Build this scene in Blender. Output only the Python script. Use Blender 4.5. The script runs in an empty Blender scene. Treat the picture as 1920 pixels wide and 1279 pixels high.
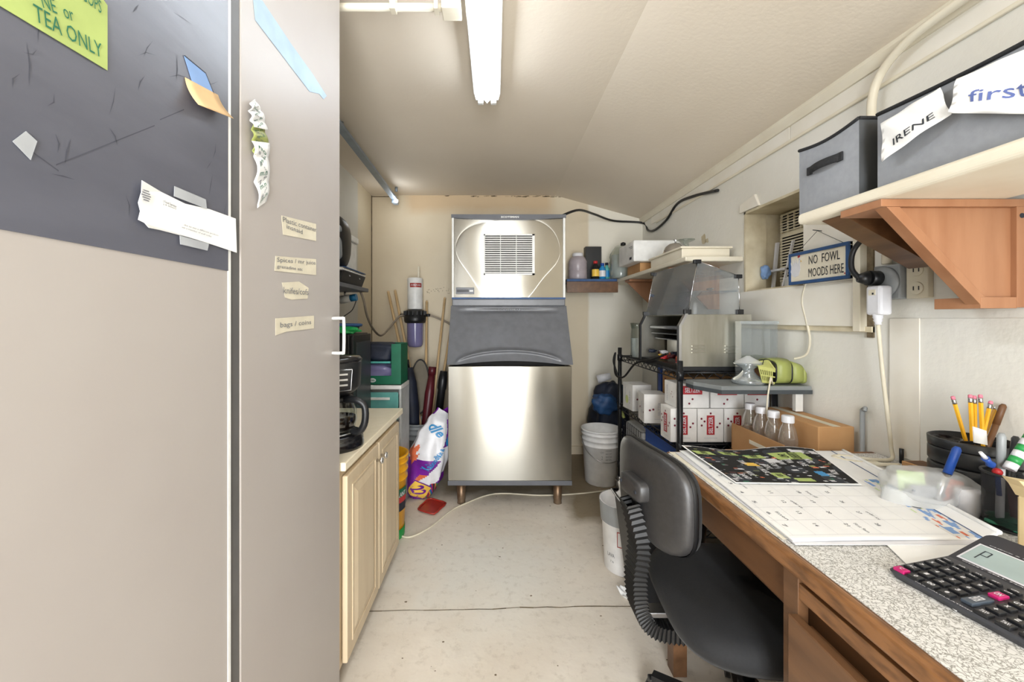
import bpy, bmesh, math, random
from mathutils import Vector, Matrix
random.seed(7)
PI = math.pi
SC = bpy.context.scene
COL = SC.collection
# ---------------------------------------------------------------- camera, world, exposure
CAMH = 1.16
cd = bpy.data.cameras.new('camera'); cam = bpy.data.objects.new('camera', cd); COL.objects.link(cam)
cam.location = (0, 0, CAMH); cam.rotation_euler = (PI / 2, 0, 0)
cd.sensor_width = 36; cd.lens = 740 / 1920 * 36; cd.shift_x = 32 / 1920; cd.shift_y = -39.5 / 1920
cd.clip_start = .02
SC.camera = cam
SC.view_settings.view_transform = 'Standard'; SC.view_settings.look = 'None'
SC.view_settings.gamma = 1; SC.view_settings.exposure = 1.17
TUBE = 10.5
w = bpy.data.worlds.new('world'); SC.world = w; w.use_nodes = True
w.node_tree.nodes['Background'].inputs[0].default_value = (.93, .97, 1, 1)
w.node_tree.nodes['Background'].inputs[1].default_value = 1.0
# fill light added behind the camera, at a made-up doorway opening
ld = bpy.data.lights.new('rear_fill_light', 'AREA'); ld.shape = 'RECTANGLE'; ld.size = .74; ld.size_y = 1.9
ld.energy = 46; ld.color = (.95, .975, 1)
lo = bpy.data.objects.new('rear_fill_light', ld); COL.objects.link(lo); lo.location = (.09, -1.58, 1.05); lo.rotation_euler = (PI / 2, 0, 0)

F = 740.0
def at(px, py, Y): return Vector(((px - 928) / F * Y, Y, CAMH - (py - 600) / F * Y))
def atX(px, py, X): return at(px, py, X * F / (px - 928))
def atZ(px, py, z): return at(px, py, (CAMH - z) * F / (py - 600))

# ---------------------------------------------------------------- materials
def lin(c):
    c = c / 255
    return c / 12.92 if c <= .04045 else ((c + .055) / 1.055) ** 2.4
def rgb(r, g, b): return (lin(r), lin(g), lin(b), 1)
MATS = {}
def mat(name, c, rough=.5, metal=0, noise=None, c2=None, bump=None, trans=0, alpha=1, emit=0, coat=0, aniso=0, stretch=None, spec=None, sheen=0, ramp=(.35, .65)):
    m = bpy.data.materials.new(name); m.use_nodes = True; MATS[name] = m
    nt = m.node_tree; N = nt.nodes; L = nt.links; b = N['Principled BSDF']
    b.inputs['Base Color'].default_value = rgb(*c); b.inputs['Roughness'].default_value = rough
    b.inputs['Metallic'].default_value = metal; b.inputs['Transmission Weight'].default_value = trans
    b.inputs['Alpha'].default_value = alpha; b.inputs['Coat Weight'].default_value = coat
    if spec is not None: b.inputs['Specular IOR Level'].default_value = spec
    if sheen: b.inputs['Sheen Weight'].default_value = sheen
    if emit: b.inputs['Emission Color'].default_value = rgb(*c); b.inputs['Emission Strength'].default_value = emit
    if aniso:
        b.inputs['Anisotropic'].default_value = aniso
        t = N.new('ShaderNodeTangent'); t.direction_type = 'RADIAL'; t.axis = 'Z'; L.new(t.outputs[0], b.inputs['Tangent']); b.inputs['Anisotropic Rotation'].default_value = .25
    tc = N.new('ShaderNodeTexCoord'); mp = N.new('ShaderNodeMapping'); L.new(tc.outputs['Object'], mp.inputs[0])
    if stretch: mp.inputs['Scale'].default_value = stretch
    if noise is None and c2 is None:
        noise = 14; k = .93
        c2 = (c[0] * k, c[1] * k, c[2] * k)
    n = N.new('ShaderNodeTexNoise'); n.inputs['Scale'].default_value = noise or 10; n.inputs['Detail'].default_value = 6
    L.new(mp.outputs[0], n.inputs['Vector'])
    r = N.new('ShaderNodeValToRGB'); L.new(n.outputs['Fac'], r.inputs[0])
    r.color_ramp.elements[0].position = ramp[0]; r.color_ramp.elements[1].position = ramp[1]
    r.color_ramp.elements[0].color = rgb(*(c2 or c)); r.color_ramp.elements[1].color = rgb(*c)
    L.new(r.outputs[0], b.inputs['Base Color'])
    if bump:
        n2 = N.new('ShaderNodeTexNoise'); n2.inputs['Scale'].default_value = bump[0]; n2.inputs['Detail'].default_value = 4
        L.new(mp.outputs[0], n2.inputs['Vector'])
        bp = N.new('ShaderNodeBump'); bp.inputs['Strength'].default_value = bump[1]; bp.inputs['Distance'].default_value = bump[2] if len(bump) > 2 else .01
        L.new(n2.outputs['Fac'], bp.inputs['Height']); L.new(bp.outputs[0], b.inputs['Normal'])
    return m
def glassy(name, c, refl=.12, rough=.03, tint_alpha=1.0):
    m = bpy.data.materials.new(name); m.use_nodes = True; MATS[name] = m
    nt = m.node_tree; N = nt.nodes; L = nt.links; N.remove(N['Principled BSDF'])
    out = N['Material Output']; t = N.new('ShaderNodeBsdfTransparent'); t.inputs[0].default_value = rgb(*c)
    g = N.new('ShaderNodeBsdfGlossy'); g.inputs['Roughness'].default_value = rough
    lw = N.new('ShaderNodeLayerWeight'); lw.inputs['Blend'].default_value = refl * 2
    n = N.new('ShaderNodeTexNoise'); n.inputs['Scale'].default_value = 6
    ma = N.new('ShaderNodeMath'); ma.operation = 'MULTIPLY_ADD'; ma.inputs[1].default_value = .9; ma.inputs[2].default_value = refl * .5
    L.new(lw.outputs['Facing'], ma.inputs[0])
    x = N.new('ShaderNodeMixShader'); L.new(ma.outputs[0], x.inputs[0]); L.new(t.outputs[0], x.inputs[1]); L.new(g.outputs[0], x.inputs[2])
    if tint_alpha < 1:
        d = N.new('ShaderNodeBsdfDiffuse'); d.inputs[0].default_value = rgb(*c)
        y = N.new('ShaderNodeMixShader'); y.inputs[0].default_value = 1 - tint_alpha
        L.new(x.outputs[0], y.inputs[1]); L.new(d.outputs[0], y.inputs[2]); x = y
    L.new(x.outputs[0], out.inputs['Surface'])
    return m
M = MATS
mat('laminate', (176, 170, 165), .4, c2=(172, 165, 160), noise=3)
mat('laminate_edge', (96, 95, 94), .5)
mat('vinyl_charcoal', (92, 94, 105), .36, spec=.8, c2=(84, 86, 97), noise=9, bump=(28, .1, .003), stretch=(1, .6, 2))
mat('ceiling', (228, 217, 200), .75, c2=(222, 210, 192), noise=1.5, bump=(60, .08))
mat('wall_white', (232, 230, 222), .7, c2=(225, 222, 212), noise=2.2, bump=(45, .15))
mat('trim_white', (238, 234, 224), .5, c2=(230, 224, 210), noise=5)
mat('cream', (232, 225, 206), .45, c2=(224, 215, 194), noise=6)
mat('niche_cream', (222, 212, 186), .7, c2=(186, 172, 140), noise=7)
mat('cab_wood', (214, 196, 166), .42, c2=(206, 186, 155), noise=3, stretch=(6, 6, .6))
mat('counter', (242, 231, 205), .3, c2=(238, 226, 198), noise=30)
mat('wood_desk', (118, 84, 56), .38, c2=(88, 60, 38), noise=4, stretch=(6, .8, 6), ramp=(.3, .7), bump=(8, .05))
mat('wood_desk_dark', (112, 76, 46), .5, c2=(92, 60, 35), noise=4, stretch=(5, .8, 5))
mat('wood_edge', (144, 100, 62), .28, c2=(98, 66, 40), noise=10, stretch=(8, 2, 8), ramp=(.3, .6))
mat('wood_orange', (168, 121, 88), .4, c2=(152, 104, 72), noise=4, stretch=(5, 5, .7))
mat('wood_pole', (226, 198, 154), .5, c2=(206, 174, 128), noise=8, stretch=(1, 1, .2))
mat('wood_light', (228, 206, 160), .5, c2=(214, 190, 142), noise=8)
mat('black_plastic', (26, 27, 29), .4)
mat('black_gloss', (20, 20, 23), .15)
mat('chair_plastic', (56, 55, 55), .38, c2=(50, 49, 49), noise=80, bump=(260, .12, .002))
mat('fabric_black', (19, 20, 23), .8, c2=(15, 16, 18), noise=200, bump=(400, .2, .002), sheen=.06)
mat('rubber', (15, 15, 16), .45)
mat('rack_black', (30, 31, 34), .35, metal=.3)
mat('steel', (158, 155, 147), .22, metal=1, c2=(150, 147, 138), noise=3, aniso=.95, stretch=(1, 1, .5))
mat('steel_dull', (196, 194, 184), .38, metal=.9, c2=(172, 168, 152), noise=5, stretch=(4, 4, .6), aniso=.5)
mat('chrome', (220, 220, 222), .12, metal=1)
mat('bright_metal', (190, 190, 190), .3, metal=1)
mat('grey_plastic', (106, 108, 113), .34, c2=(98, 100, 104), noise=20)
mat('grey_strip', (96, 98, 104), .45)
mat('leg_metal', (150, 132, 112), .4, metal=.7, c2=(116, 92, 70), noise=12)
mat('dark_void', (14, 14, 15), .9)
mat('white_plastic', (236, 236, 233), .4)
mat('white_paint', (232, 232, 228), .45)
mat('paper', (242, 242, 240), .8, c2=(236, 236, 235), noise=10)
mat('paper_cream', (240, 234, 214), .8)
mat('paper_lime', (174, 192, 112), .8)
mat('paper_orange', (222, 186, 138), .8)
mat('paper_blue', (132, 166, 216), .7)
mat('painter_tape', (180, 204, 226), .8)
mat('masking', (218, 210, 188), .8)
mat('clear_tape', (206, 210, 214), .3, alpha=.62)
mat('ink', (40, 44, 52), .8)
mat('ink_grey', (120, 122, 128), .8)
mat('ink_faint', (196, 197, 202), .8)
mat('ink_green', (40, 112, 84), .8)
mat('ink_blue', (96, 112, 172), .8)
mat('scratch', (74, 76, 86), .6)
mat('bin_fabric', (146, 149, 154), .8, c2=(140, 143, 148), noise=60, bump=(300, .15, .001))
mat('bin_fabric_dark', (76, 78, 80), .9)
mat('handle_black', (32, 33, 36), .8, bump=(200, .3))
mat('lime', (160, 168, 92), .45)
mat('lime_pale', (196, 198, 118), .45)
mat('board_grey', (134, 138, 138), .45, c2=(112, 116, 116), noise=6)
mat('board_edge', (66, 72, 76), .5)
mat('cardboard', (196, 152, 104), .85, c2=(184, 139, 92), noise=7)
mat('box_white', (236, 234, 230), .5)
mat('box_red', (178, 44, 52), .5)
mat('dot_red', (120, 30, 50), .5)
mat('pale_green', (212, 222, 150), .6)
mat('navy', (30, 38, 58), .6, c2=(20, 26, 40), noise=9, bump=(20, .4))
mat('blue', (24, 74, 160), .45)
mat('blue_paint', (44, 84, 132), .55, c2=(36, 70, 116), noise=20)
mat('bluegrey', (148, 160, 172), .35, metal=.5)
mat('yellow_bucket', (240, 172, 28), .35)
mat('green', (40, 150, 74), .4)
mat('green_bright', (20, 160, 80), .35)
mat('green_dark', (10, 104, 74), .5)
mat('teal', (96, 186, 178), .35)
mat('purple', (122, 34, 152), .3, c2=(98, 24, 128), noise=12)
mat('bag_white', (226, 226, 230), .35)
mat('bag_blue', (38, 140, 200), .4)
mat('orange_print', (220, 110, 70), .4)
mat('yellow_print', (244, 200, 80), .4)
mat('red_tray', (166, 48, 38), .35)
mat('red', (190, 40, 44), .4)
mat('maroon', (86, 26, 34), .4)
mat('filter_bowl', (128, 124, 164), .15, c2=(116, 112, 152), noise=3)
mat('bucket_white', (252, 252, 252), .4)
mat('bucket_grey', (152, 156, 158), .4)
mat('ac_cream', (226, 216, 190), .5)
mat('hose_grey', (150, 138, 122), .5)
mat('cord_white', (222, 214, 192), .5)
mat('laminate_crackle', (214, 212, 206), .35)
mat('pencil', (238, 176, 34), .4)
mat('pink', (230, 130, 150), .6)
mat('magenta', (196, 34, 110), .4)
mat('calc_body', (60, 61, 66), .35)
mat('calc_key', (32, 33, 36), .3)
mat('calc_key_grey', (74, 84, 96), .35)
mat('lcd', (168, 184, 182), .2)
mat('carpet_grey', (120, 118, 108), .8)
mat('oval_grey', (120, 112, 96), .7)
mat('light_green', (200, 222, 160), .6)
mat('coffee', (26, 14, 10), .1)
mat('tube', (238, 246, 255), .5, emit=TUBE)
mat('spot', (235, 245, 255), .5, emit=12)
glassy('glass', (236, 242, 240), .10)
mat('pouch', (236, 238, 238), .35, alpha=.34)
glassy('glass_thick', (222, 230, 232), .26, .05, .8)
mat('drawer_clear', (120, 196, 190), .25, alpha=.7)
glassy('acrylic', (240, 243, 244), .10, tint_alpha=.93)
glassy('smoke', (205, 210, 214), .12, tint_alpha=.88)
glassy('plastic_clear', (238, 232, 222), .16, .08, .88)
mat('mesh_dark', (30, 30, 32), .5, alpha=.42)
mat('plastic_lilac', (186, 176, 182), .3, alpha=.85)
mat('frost', (232, 234, 234), .4, alpha=.55)
mat('stain', (88, 76, 58), .9, c2=(128, 112, 86), noise=30)

# crackle laminate of the desk top
m = M['laminate_crackle']; nt = m.node_tree; N = nt.nodes; L = nt.links; b = N['Principled BSDF']
v = N.new('ShaderNodeTexVoronoi'); v.feature = 'DISTANCE_TO_EDGE'; v.inputs['Scale'].default_value = 120
n = N.new('ShaderNodeTexNoise'); n.inputs['Scale'].default_value = 45; n.inputs['Detail'].default_value = 3
tc = N.new('ShaderNodeTexCoord'); vm = N.new('ShaderNodeVectorMath'); vm.operation = 'MULTIPLY_ADD'
L.new(tc.outputs['Object'], n.inputs['Vector']); L.new(n.outputs['Color'], vm.inputs[0]); vm.inputs[1].default_value = (.05, .05, .05); L.new(tc.outputs['Object'], vm.inputs[2])
L.new(vm.outputs[0], v.inputs['Vector'])
r = N.new('ShaderNodeValToRGB'); L.new(v.outputs['Distance'], r.inputs[0])
r.color_ramp.elements[0].position = .0; r.color_ramp.elements[0].color = rgb(128, 126, 118); r.color_ramp.elements[1].position = .13; r.color_ramp.elements[1].color = rgb(226, 225, 222)
L.new(r.outputs[0], b.inputs['Base Color'])

def region_mat(name, base, base2, zones, rough=.7, nscale=2.5, bump=(40, .12)):
    """painted plaster / concrete with patches of another paint: zone = (colour, axis limits {axis:(lo,hi)}, soft)"""
    m = mat(name, base, rough, c2=base2, noise=nscale, bump=bump); nt = m.node_tree; N = nt.nodes; L = nt.links
    b = N['Principled BSDF']; cur = b.inputs['Base Color'].links[0].from_socket
    g = N.new('ShaderNodeNewGeometry'); s = N.new('ShaderNodeSeparateXYZ'); L.new(g.outputs['Position'], s.inputs[0])
    nz = N.new('ShaderNodeTexNoise'); nz.inputs['Scale'].default_value = 5; nz.inputs['Detail'].default_value = 5; L.new(g.outputs['Position'], nz.inputs['Vector'])
    for colr, lim, soft, wob in zones:
        prod = None
        for ax, (lo_, hi_) in lim.items():
            add = N.new('ShaderNodeMath'); add.operation = 'MULTIPLY_ADD'; L.new(nz.outputs['Fac'], add.inputs[0]); add.inputs[1].default_value = wob; L.new(s.outputs[ax], add.inputs[2])
            for val, sg in ((lo_, 1), (hi_, -1)):
                if val is None: continue
                mr = N.new('ShaderNodeMapRange'); mr.inputs['From Min'].default_value = val - soft * sg + wob * .5; mr.inputs['From Max'].default_value = val + soft * sg + wob * .5
                L.new(add.outputs[0], mr.inputs['Value'])
                if prod is None: prod = mr.outputs[0]
                else:
                    mu = N.new('ShaderNodeMath'); mu.operation = 'MULTIPLY'; L.new(prod, mu.inputs[0]); L.new(mr.outputs[0], mu.inputs[1]); prod = mu.outputs[0]
        mx = N.new('ShaderNodeMix'); mx.data_type = 'RGBA'; L.new(prod, mx.inputs['Factor']); L.new(cur, mx.inputs['A']); mx.inputs['B'].default_value = rgb(*colr); cur = mx.outputs['Result']
    L.new(cur, b.inputs['Base Color'])
    return m
region_mat('wall_back', (218, 205, 180), (213, 199, 173), [((231, 226, 212), {'X': (.81, None)}, .01, .02), ((208, 184, 150), {'Z': (2.10, None), 'X': (-.75, .5)}, .05, .1)])
region_mat('wall_left', (206, 203, 193), (200, 197, 186), [((210, 198, 172), {'Y': (3.08, None)}, .01, .02)])
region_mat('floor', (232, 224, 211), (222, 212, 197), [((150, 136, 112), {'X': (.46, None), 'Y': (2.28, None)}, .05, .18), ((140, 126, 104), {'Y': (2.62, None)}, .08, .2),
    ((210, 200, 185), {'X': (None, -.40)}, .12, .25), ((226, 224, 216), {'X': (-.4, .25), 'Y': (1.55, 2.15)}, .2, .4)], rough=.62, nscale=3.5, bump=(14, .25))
# grit on the concrete
nt = M['floor'].node_tree; N = nt.nodes; L = nt.links; b = N['Principled BSDF']; cur = b.inputs['Base Color'].links[0].from_socket
n = N.new('ShaderNodeTexNoise'); n.inputs['Scale'].default_value = 26; n.inputs['Detail'].default_value = 8; n.inputs['Roughness'].default_value = .7
g = N.new('ShaderNodeNewGeometry'); L.new(g.outputs['Position'], n.inputs['Vector'])
r = N.new('ShaderNodeValToRGB'); L.new(n.outputs['Fac'], r.inputs[0]); r.color_ramp.elements[0].position = .3; r.color_ramp.elements[0].color = (.52, .48, .42, 1); r.color_ramp.elements[1].position = .47; r.color_ramp.elements[1].color = (1, 1, 1, 1)
mx = N.new('ShaderNodeMix'); mx.data_type = 'RGBA'; mx.blend_type = 'MULTIPLY'; mx.inputs['Factor'].default_value = .38; L.new(cur, mx.inputs['A']); L.new(r.outputs[0], mx.inputs['B']); L.new(mx.outputs['Result'], b.inputs['Base Color'])

# ---------------------------------------------------------------- mesh builder
TEXT_CACHE = {}
def text_mesh(s, bold=0):
    k = (s, bold)
    if k not in TEXT_CACHE:
        c = bpy.data.curves.new('t', 'FONT'); c.body = s; c.offset = bold; c.align_x = 'CENTER'; c.align_y = 'CENTER'; c.resolution_u = 2
        o = bpy.data.objects.new('t', c); COL.objects.link(o)
        dg = bpy.context.evaluated_depsgraph_get(); me = bpy.data.meshes.new_from_object(o.evaluated_get(dg))
        vs = [(v.co.x, v.co.y) for v in me.vertices]; fs = [tuple(p.vertices) for p in me.polygons]
        bpy.data.objects.remove(o); bpy.data.curves.remove(c); bpy.data.meshes.remove(me)
        if vs:
            x0 = min(v[0] for v in vs); x1 = max(v[0] for v in vs); y0 = min(v[1] for v in vs); y1 = max(v[1] for v in vs)
            vs = [((x - x0) / (x1 - x0 or 1) - .5, (y - y0) / (y1 - y0 or 1) - .5) for x, y in vs]
        TEXT_CACHE[k] = (vs, fs)
    return TEXT_CACHE[k]
class MB:
    def __init__(s, T=None): s.v = []; s.f = []; s.m = []; s.sm = []; s.mats = []; s.T = T
    def mi(s, m):
        if m not in s.mats: s.mats.append(m)
        return s.mats.index(m)
    def add(s, vs, fs, m, smooth=False):
        o = len(s.v); k = s.mi(m)
        for p in vs:
            p = Vector(p)
            s.v.append(s.T @ p if s.T is not None else p)
        for f in fs: s.f.append([i + o for i in f]); s.m.append(k); s.sm.append(smooth)
        return s
    def bm(s, b, m, smooth=False):
        b.verts.index_update(); s.add([v.co.copy() for v in b.verts], [[v.index for v in f.verts] for f in b.faces], m, smooth); b.free(); return s
    def box(s, x0, x1, y0, y1, z0, z1, m, bev=0, seg=2, R=None):
        b = bmesh.new(); bmesh.ops.create_cube(b, size=1)
        for v in b.verts: v.co = Vector((x0 + (x1 - x0) * (v.co.x + .5), y0 + (y1 - y0) * (v.co.y + .5), z0 + (z1 - z0) * (v.co.z + .5)))
        if bev: bmesh.ops.bevel(b, geom=b.edges[:], offset=bev, segments=seg, affect='EDGES', profile=.5)
        if R is not None:
            c = Vector(((x0 + x1) / 2, (y0 + y1) / 2, (z0 + z1) / 2))
            for v in b.verts: v.co = c + R @ (v.co - c)
        return s.bm(b, m)
    def prism(s, pts, vec, m, bev=0, seg=2):
        b = bmesh.new(); vec = Vector(vec); a = [b.verts.new(Vector(p)) for p in pts]; c = [b.verts.new(Vector(p) + vec) for p in pts]
        n = len(pts); b.faces.new(a[::-1]); b.faces.new(c)
        for i in range(n): b.faces.new((a[i], a[(i + 1) % n], c[(i + 1) % n], c[i]))
        bmesh.ops.recalc_face_normals(b, faces=b.faces[:])
        if bev:
            eds = [e for e in b.edges if (e.verts[0] in a) == (e.verts[1] in a)]
            bmesh.ops.bevel(b, geom=eds, offset=bev, segments=seg, affect='EDGES', profile=.5)
        return s.bm(b, m)
    def poly(s, pts, m): return s.add(pts, [list(range(len(pts)))], m)
    def cyl(s, p0, p1, r0, m, r1=None, seg=16, caps=True, smooth=True):
        return s.lathe3(Vector(p0), Vector(p1), [(r0, 0), (r0 if r1 is None else r1, 1)], m, seg, caps, smooth)
    def lathe3(s, p0, p1, prof, m, seg=24, caps=True, smooth=True):
        d = p1 - p0; a = d.normalized(); u = a.orthogonal().normalized(); w_ = a.cross(u); vs = []; fs = []
        for r_, t in prof:
            for i in range(seg):
                q = 2 * PI * i / seg; vs.append(p0 + d * t + (u * math.cos(q) + w_ * math.sin(q)) * r_)
        for j in range(len(prof) - 1):
            for i in range(seg):
                k = (i + 1) % seg; fs.append((j * seg + i, j * seg + k, (j + 1) * seg + k, (j + 1) * seg + i))
        s.add(vs, fs, m, smooth)
        if caps:
            s.add(vs[:seg], [list(range(seg))[::-1]], m); s.add(vs[-seg:], [list(range(seg))], m)
        return s
    def lathe(s, c, prof, m, seg=32, caps=False, smooth=True, sx=1, sy=1):
        """prof: (radius, height) pairs about a vertical axis at c"""
        vs = []; fs = []
        for r_, h in prof:
            for i in range(seg):
                q = 2 * PI * i / seg; vs.append(Vector((c[0] + r_ * math.cos(q) * sx, c[1] + r_ * math.sin(q) * sy, c[2] + h)))
        for j in range(len(prof) - 1):
            for i in range(seg):
                k = (i + 1) % seg; fs.append((j * seg + i, j * seg + k, (j + 1) * seg + k, (j + 1) * seg + i))
        s.add(vs, fs, m, smooth)
        if caps: s.add(vs[:seg], [list(range(seg))[::-1]], m); s.add(vs[-seg:], [list(range(seg))], m)
        return s
    def tube(s, pts, r, m, seg=8, n=6, closed=False, flat=None):
        P = [Vector(p) for p in pts]
        if n > 1 and len(P) > 2:
            Q = []
            cnt = len(P) if closed else len(P) - 1
            for i in range(cnt):
                if closed: a, b_, c, d = P[i - 1], P[i], P[(i + 1) % len(P)], P[(i + 2) % len(P)]
                else: a, b_, c, d = P[max(i - 1, 0)], P[i], P[i + 1], P[min(i + 2, len(P) - 1)]
                for k in range(n):
                    t = k / n; Q.append(.5 * ((2 * b_) + (c - a) * t + (2 * a - 5 * b_ + 4 * c - d) * t * t + (3 * b_ - a - 3 * c + d) * t ** 3))
            if not closed: Q.append(P[-1])
            P = Q
        N_ = len(P); vs = []; fs = []; u = None
        for i, p in enumerate(P):
            t = (P[(i + 1) % N_] - P[i - 1]) if closed else (P[min(i + 1, N_ - 1)] - P[max(i - 1, 0)])
            if t.length < 1e-9: t = Vector((0, 0, 1))
            t.normalize()
            if u is None: u = t.orthogonal().normalized()
            else:
                u = u - t * u.dot(t); u = u.normalized() if u.length > 1e-6 else t.orthogonal().normalized()
            w_ = t.cross(u); rr = r(i / max(N_ - 1, 1)) if callable(r) else r
            for k in range(seg):
                q = 2 * PI * k / seg; vs.append(p + (u * math.cos(q) + w_ * math.sin(q)) * rr)
        for i in range(N_ if closed else N_ - 1):
            j = (i + 1) % N_
            for k in range(seg):
                l = (k + 1) % seg; fs.append((i * seg + k, i * seg + l, j * seg + l, j * seg + k))
        s.add(vs, fs, m, True)
        if not closed: s.add(vs[:seg], [list(range(seg))[::-1]], m); s.add(vs[-seg:], [list(range(seg))], m)
        return s
    def grid(s, fn, nu, nv, m, smooth=True, closed_u=False):
        """fn(u,v)->point; m: material name or function(u,v)->name"""
        vs = [fn(i / nu, j / nv) for j in range(nv + 1) for i in range(nu + 1)]
        by = {}
        for j in range(nv):
            for i in range(nu):
                k = m((i + .5) / nu, (j + .5) / nv) if callable(m) else m
                a = j * (nu + 1) + i; by.setdefault(k, []).append((a, a + 1, a + nu + 2, a + nu + 1))
        o = len(s.v)
        for p in vs:
            p = Vector(p); s.v.append(s.T @ p if s.T is not None else p)
        for k, fs in by.items():
            q = s.mi(k)
            for f in fs: s.f.append([x + o for x in f]); s.m.append(q); s.sm.append(smooth)
        return s
    def sheet(s, fn, nu, nv, m, th=.0006, back=None):
        """a curved sheet with thickness"""
        e = 1e-3
        def nrm(u, v):
            a = Vector(fn(min(u + e, 1), v)) - Vector(fn(max(u - e, 0), v)); b = Vector(fn(u, min(v + e, 1))) - Vector(fn(u, max(v - e, 0)))
            n_ = a.cross(b); return n_.normalized() if n_.length > 0 else Vector((0, 0, 1))
        s.grid(fn, nu, nv, m); bk = back or (m if not callable(m) else 'paper')
        g = lambda u, v: Vector(fn(u, v)) - nrm(u, v) * th
        s.grid(lambda u, v: g(1 - u, v), nu, nv, bk)
        for a_, b_ in ((lambda t: (t, 0), 1), (lambda t: (1 - t, 1), 1), (lambda t: (0, 1 - t), 1), (lambda t: (1, t), 1)):
            s.grid(lambda t, k: g(*a_(t)) if k < .5 else Vector(fn(*a_(t))), max(nu, nv), 1, bk, False)
        return s
    def text(s, txt, c, xd, yd, w_, h, m, bold=0, off=.0008):
        vs, fs = text_mesh(txt, bold); c = Vector(c); xd = Vector(xd).normalized(); yd = Vector(yd).normalized(); n_ = xd.cross(yd).normalized()
        return s.add([c + xd * (x * w_) + yd * (y * h) + n_ * off for x, y in vs], fs, m)
    def text_on(s, txt, fn, uv, w_, h, ang, m, bold=0, off=.002, asp=1):
        vs, fs = text_mesh(txt, bold); out = []; ca, sa = math.cos(ang), math.sin(ang)
        for x, y in vs:
            x *= w_; y *= h; u = uv[0] + (x * ca - y * sa); v = uv[1] + (x * sa + y * ca) * asp
            u = min(max(u, .002), .998); v = min(max(v, .002), .998); p = Vector(fn(u, v)); e = .002
            n_ = (Vector(fn(u + e, v)) - p).cross(Vector(fn(u, v + e)) - p); n_ = n_.normalized() if n_.length > 0 else Vector((0, -1, 0))
            out.append(p + n_ * off)
        return s.add(out, fs, m)
    def blob(s, c, r, m, e=.6, bump=.04, seed=0, seg=28, rings=18, R=None):
        """rounded lump; e<1 makes it boxier"""
        rnd = random.Random(seed); ph = [rnd.uniform(0, 6.28) for _ in range(8)]
        def sg(x, p): return math.copysign(abs(x) ** p, x)
        def fn(u, v):
            a = 2 * PI * u; t = PI * (v - .5); x = sg(math.cos(t), e) * sg(math.cos(a), e); y = sg(math.cos(t), e) * sg(math.sin(a), e); z = sg(math.sin(t), e)
            k = 1 + bump * (math.sin(3 * a + ph[0] + 4 * t) + math.sin(5 * a + ph[1] - 3 * t) + math.sin(7 * t + ph[2] + 2 * a)) * math.cos(t)
            p = Vector((x * r[0] * k, y * r[1] * k, z * r[2] * k))
            if R is not None: p = R @ p
            return Vector(c) + p
        return s.grid(fn, seg, rings, m)
    def build(s, name, parent=None, origin=None):
        me = bpy.data.meshes.new(name); V = s.v
        if origin is None and V:
            xs = [v.x for v in V]; ys = [v.y for v in V]; zs = [v.z for v in V]; origin = Vector(((min(xs) + max(xs)) / 2, (min(ys) + max(ys)) / 2, min(zs)))
        origin = Vector(origin)
        me.from_pydata([v - origin for v in V], [], s.f)
        for k in s.mats: me.materials.append(MATS[k])
        me.polygons.foreach_set('material_index', s.m); me.polygons.foreach_set('use_smooth', s.sm)
        b = bmesh.new(); b.from_mesh(me); bmesh.ops.remove_doubles(b, verts=b.verts[:], dist=1e-6); b.to_mesh(me); b.free()
        me.update(); o = bpy.data.objects.new(name, me); COL.objects.link(o); o.location = origin
        if parent is not None:
            o.parent = parent; W = Matrix.Identity(4); q = parent
            while q is not None: W = Matrix.Translation(q.location) @ W; q = q.parent
            # parents are only ever translated when children are built
            o.location = origin - W.translation
        return o
def tag(o, label=None, cat=None, group=None, kind=None):
    for k, v in (('label', label), ('category', cat), ('group', group), ('kind', kind)):
        if v: o[k] = v
    return o
def thing(name, label, cat, loc, group=None):
    o = bpy.data.objects.new(name, None); o.empty_display_size = .02; COL.objects.link(o); o.location = loc
    return tag(o, label, cat, group)
def struct(mb, name, parent=None):
    o = mb.build(name, parent)
    if parent is None: o['kind'] = 'structure'
    return o
def copy_tree(o, parent=None):
    c = o.copy(); COL.objects.link(c); c.parent = parent
    for ch in [x for x in bpy.data.objects if x.parent == o]: copy_tree(ch, c)
    return c
def one(mb, name, label, cat, group=None, kind=None): return tag(mb.build(name), label, cat, group, kind)
def lerp(a, b, t): return a + (b - a) * t
# ================================================================ THE ROOM
XL, XR, YB, YF = -1.07, 1.28, 3.42, -1.6
ZC, XF, ZR = 2.24, .518, 2.03
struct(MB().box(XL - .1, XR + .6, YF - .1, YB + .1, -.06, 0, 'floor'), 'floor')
struct(MB().poly([(XL, YF, ZC), (XL, YB, ZC), (XF, YB, ZC), (XF, YF, ZC)], 'ceiling').poly([(XF, YF, ZC), (XF, YB, ZC), (XR, YB, ZR), (XR, YF, ZR)], 'ceiling')
       .poly([(XL, YF, ZC + .05), (XF, YF, ZC + .05), (XF, YB, ZC + .05), (XL, YB, ZC + .05)], 'ceiling').poly([(XF, YF, ZC + .05), (XR + .1, YF, ZR + .03), (XR + .1, YB, ZR + .03), (XF, YB, ZC + .05)], 'ceiling'), 'ceiling')
struct(MB().box(XL - .1, XR + .1, YB, YB + .08, 0, 2.3, 'wall_back'), 'wall_back')
struct(MB().box(XL - .08, XL, YF, YB, 0, 2.3, 'wall_left'), 'wall_left')
# right wall with the air-conditioner opening cut through it
n0, n1, nz0, nz1 = 1.614, 2.02, 1.30, 1.71
wr = MB()
wr.box(XR, XR + .08, YF, n0, 0, 2.1, 'wall_white').box(XR, XR + .08, n1, YB, 0, 2.1, 'wall_white')
wr.box(XR, XR + .08, n0, n1, 0, nz0, 'wall_white').box(XR, XR + .08, n0, n1, nz1, 2.1, 'wall_white')
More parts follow.
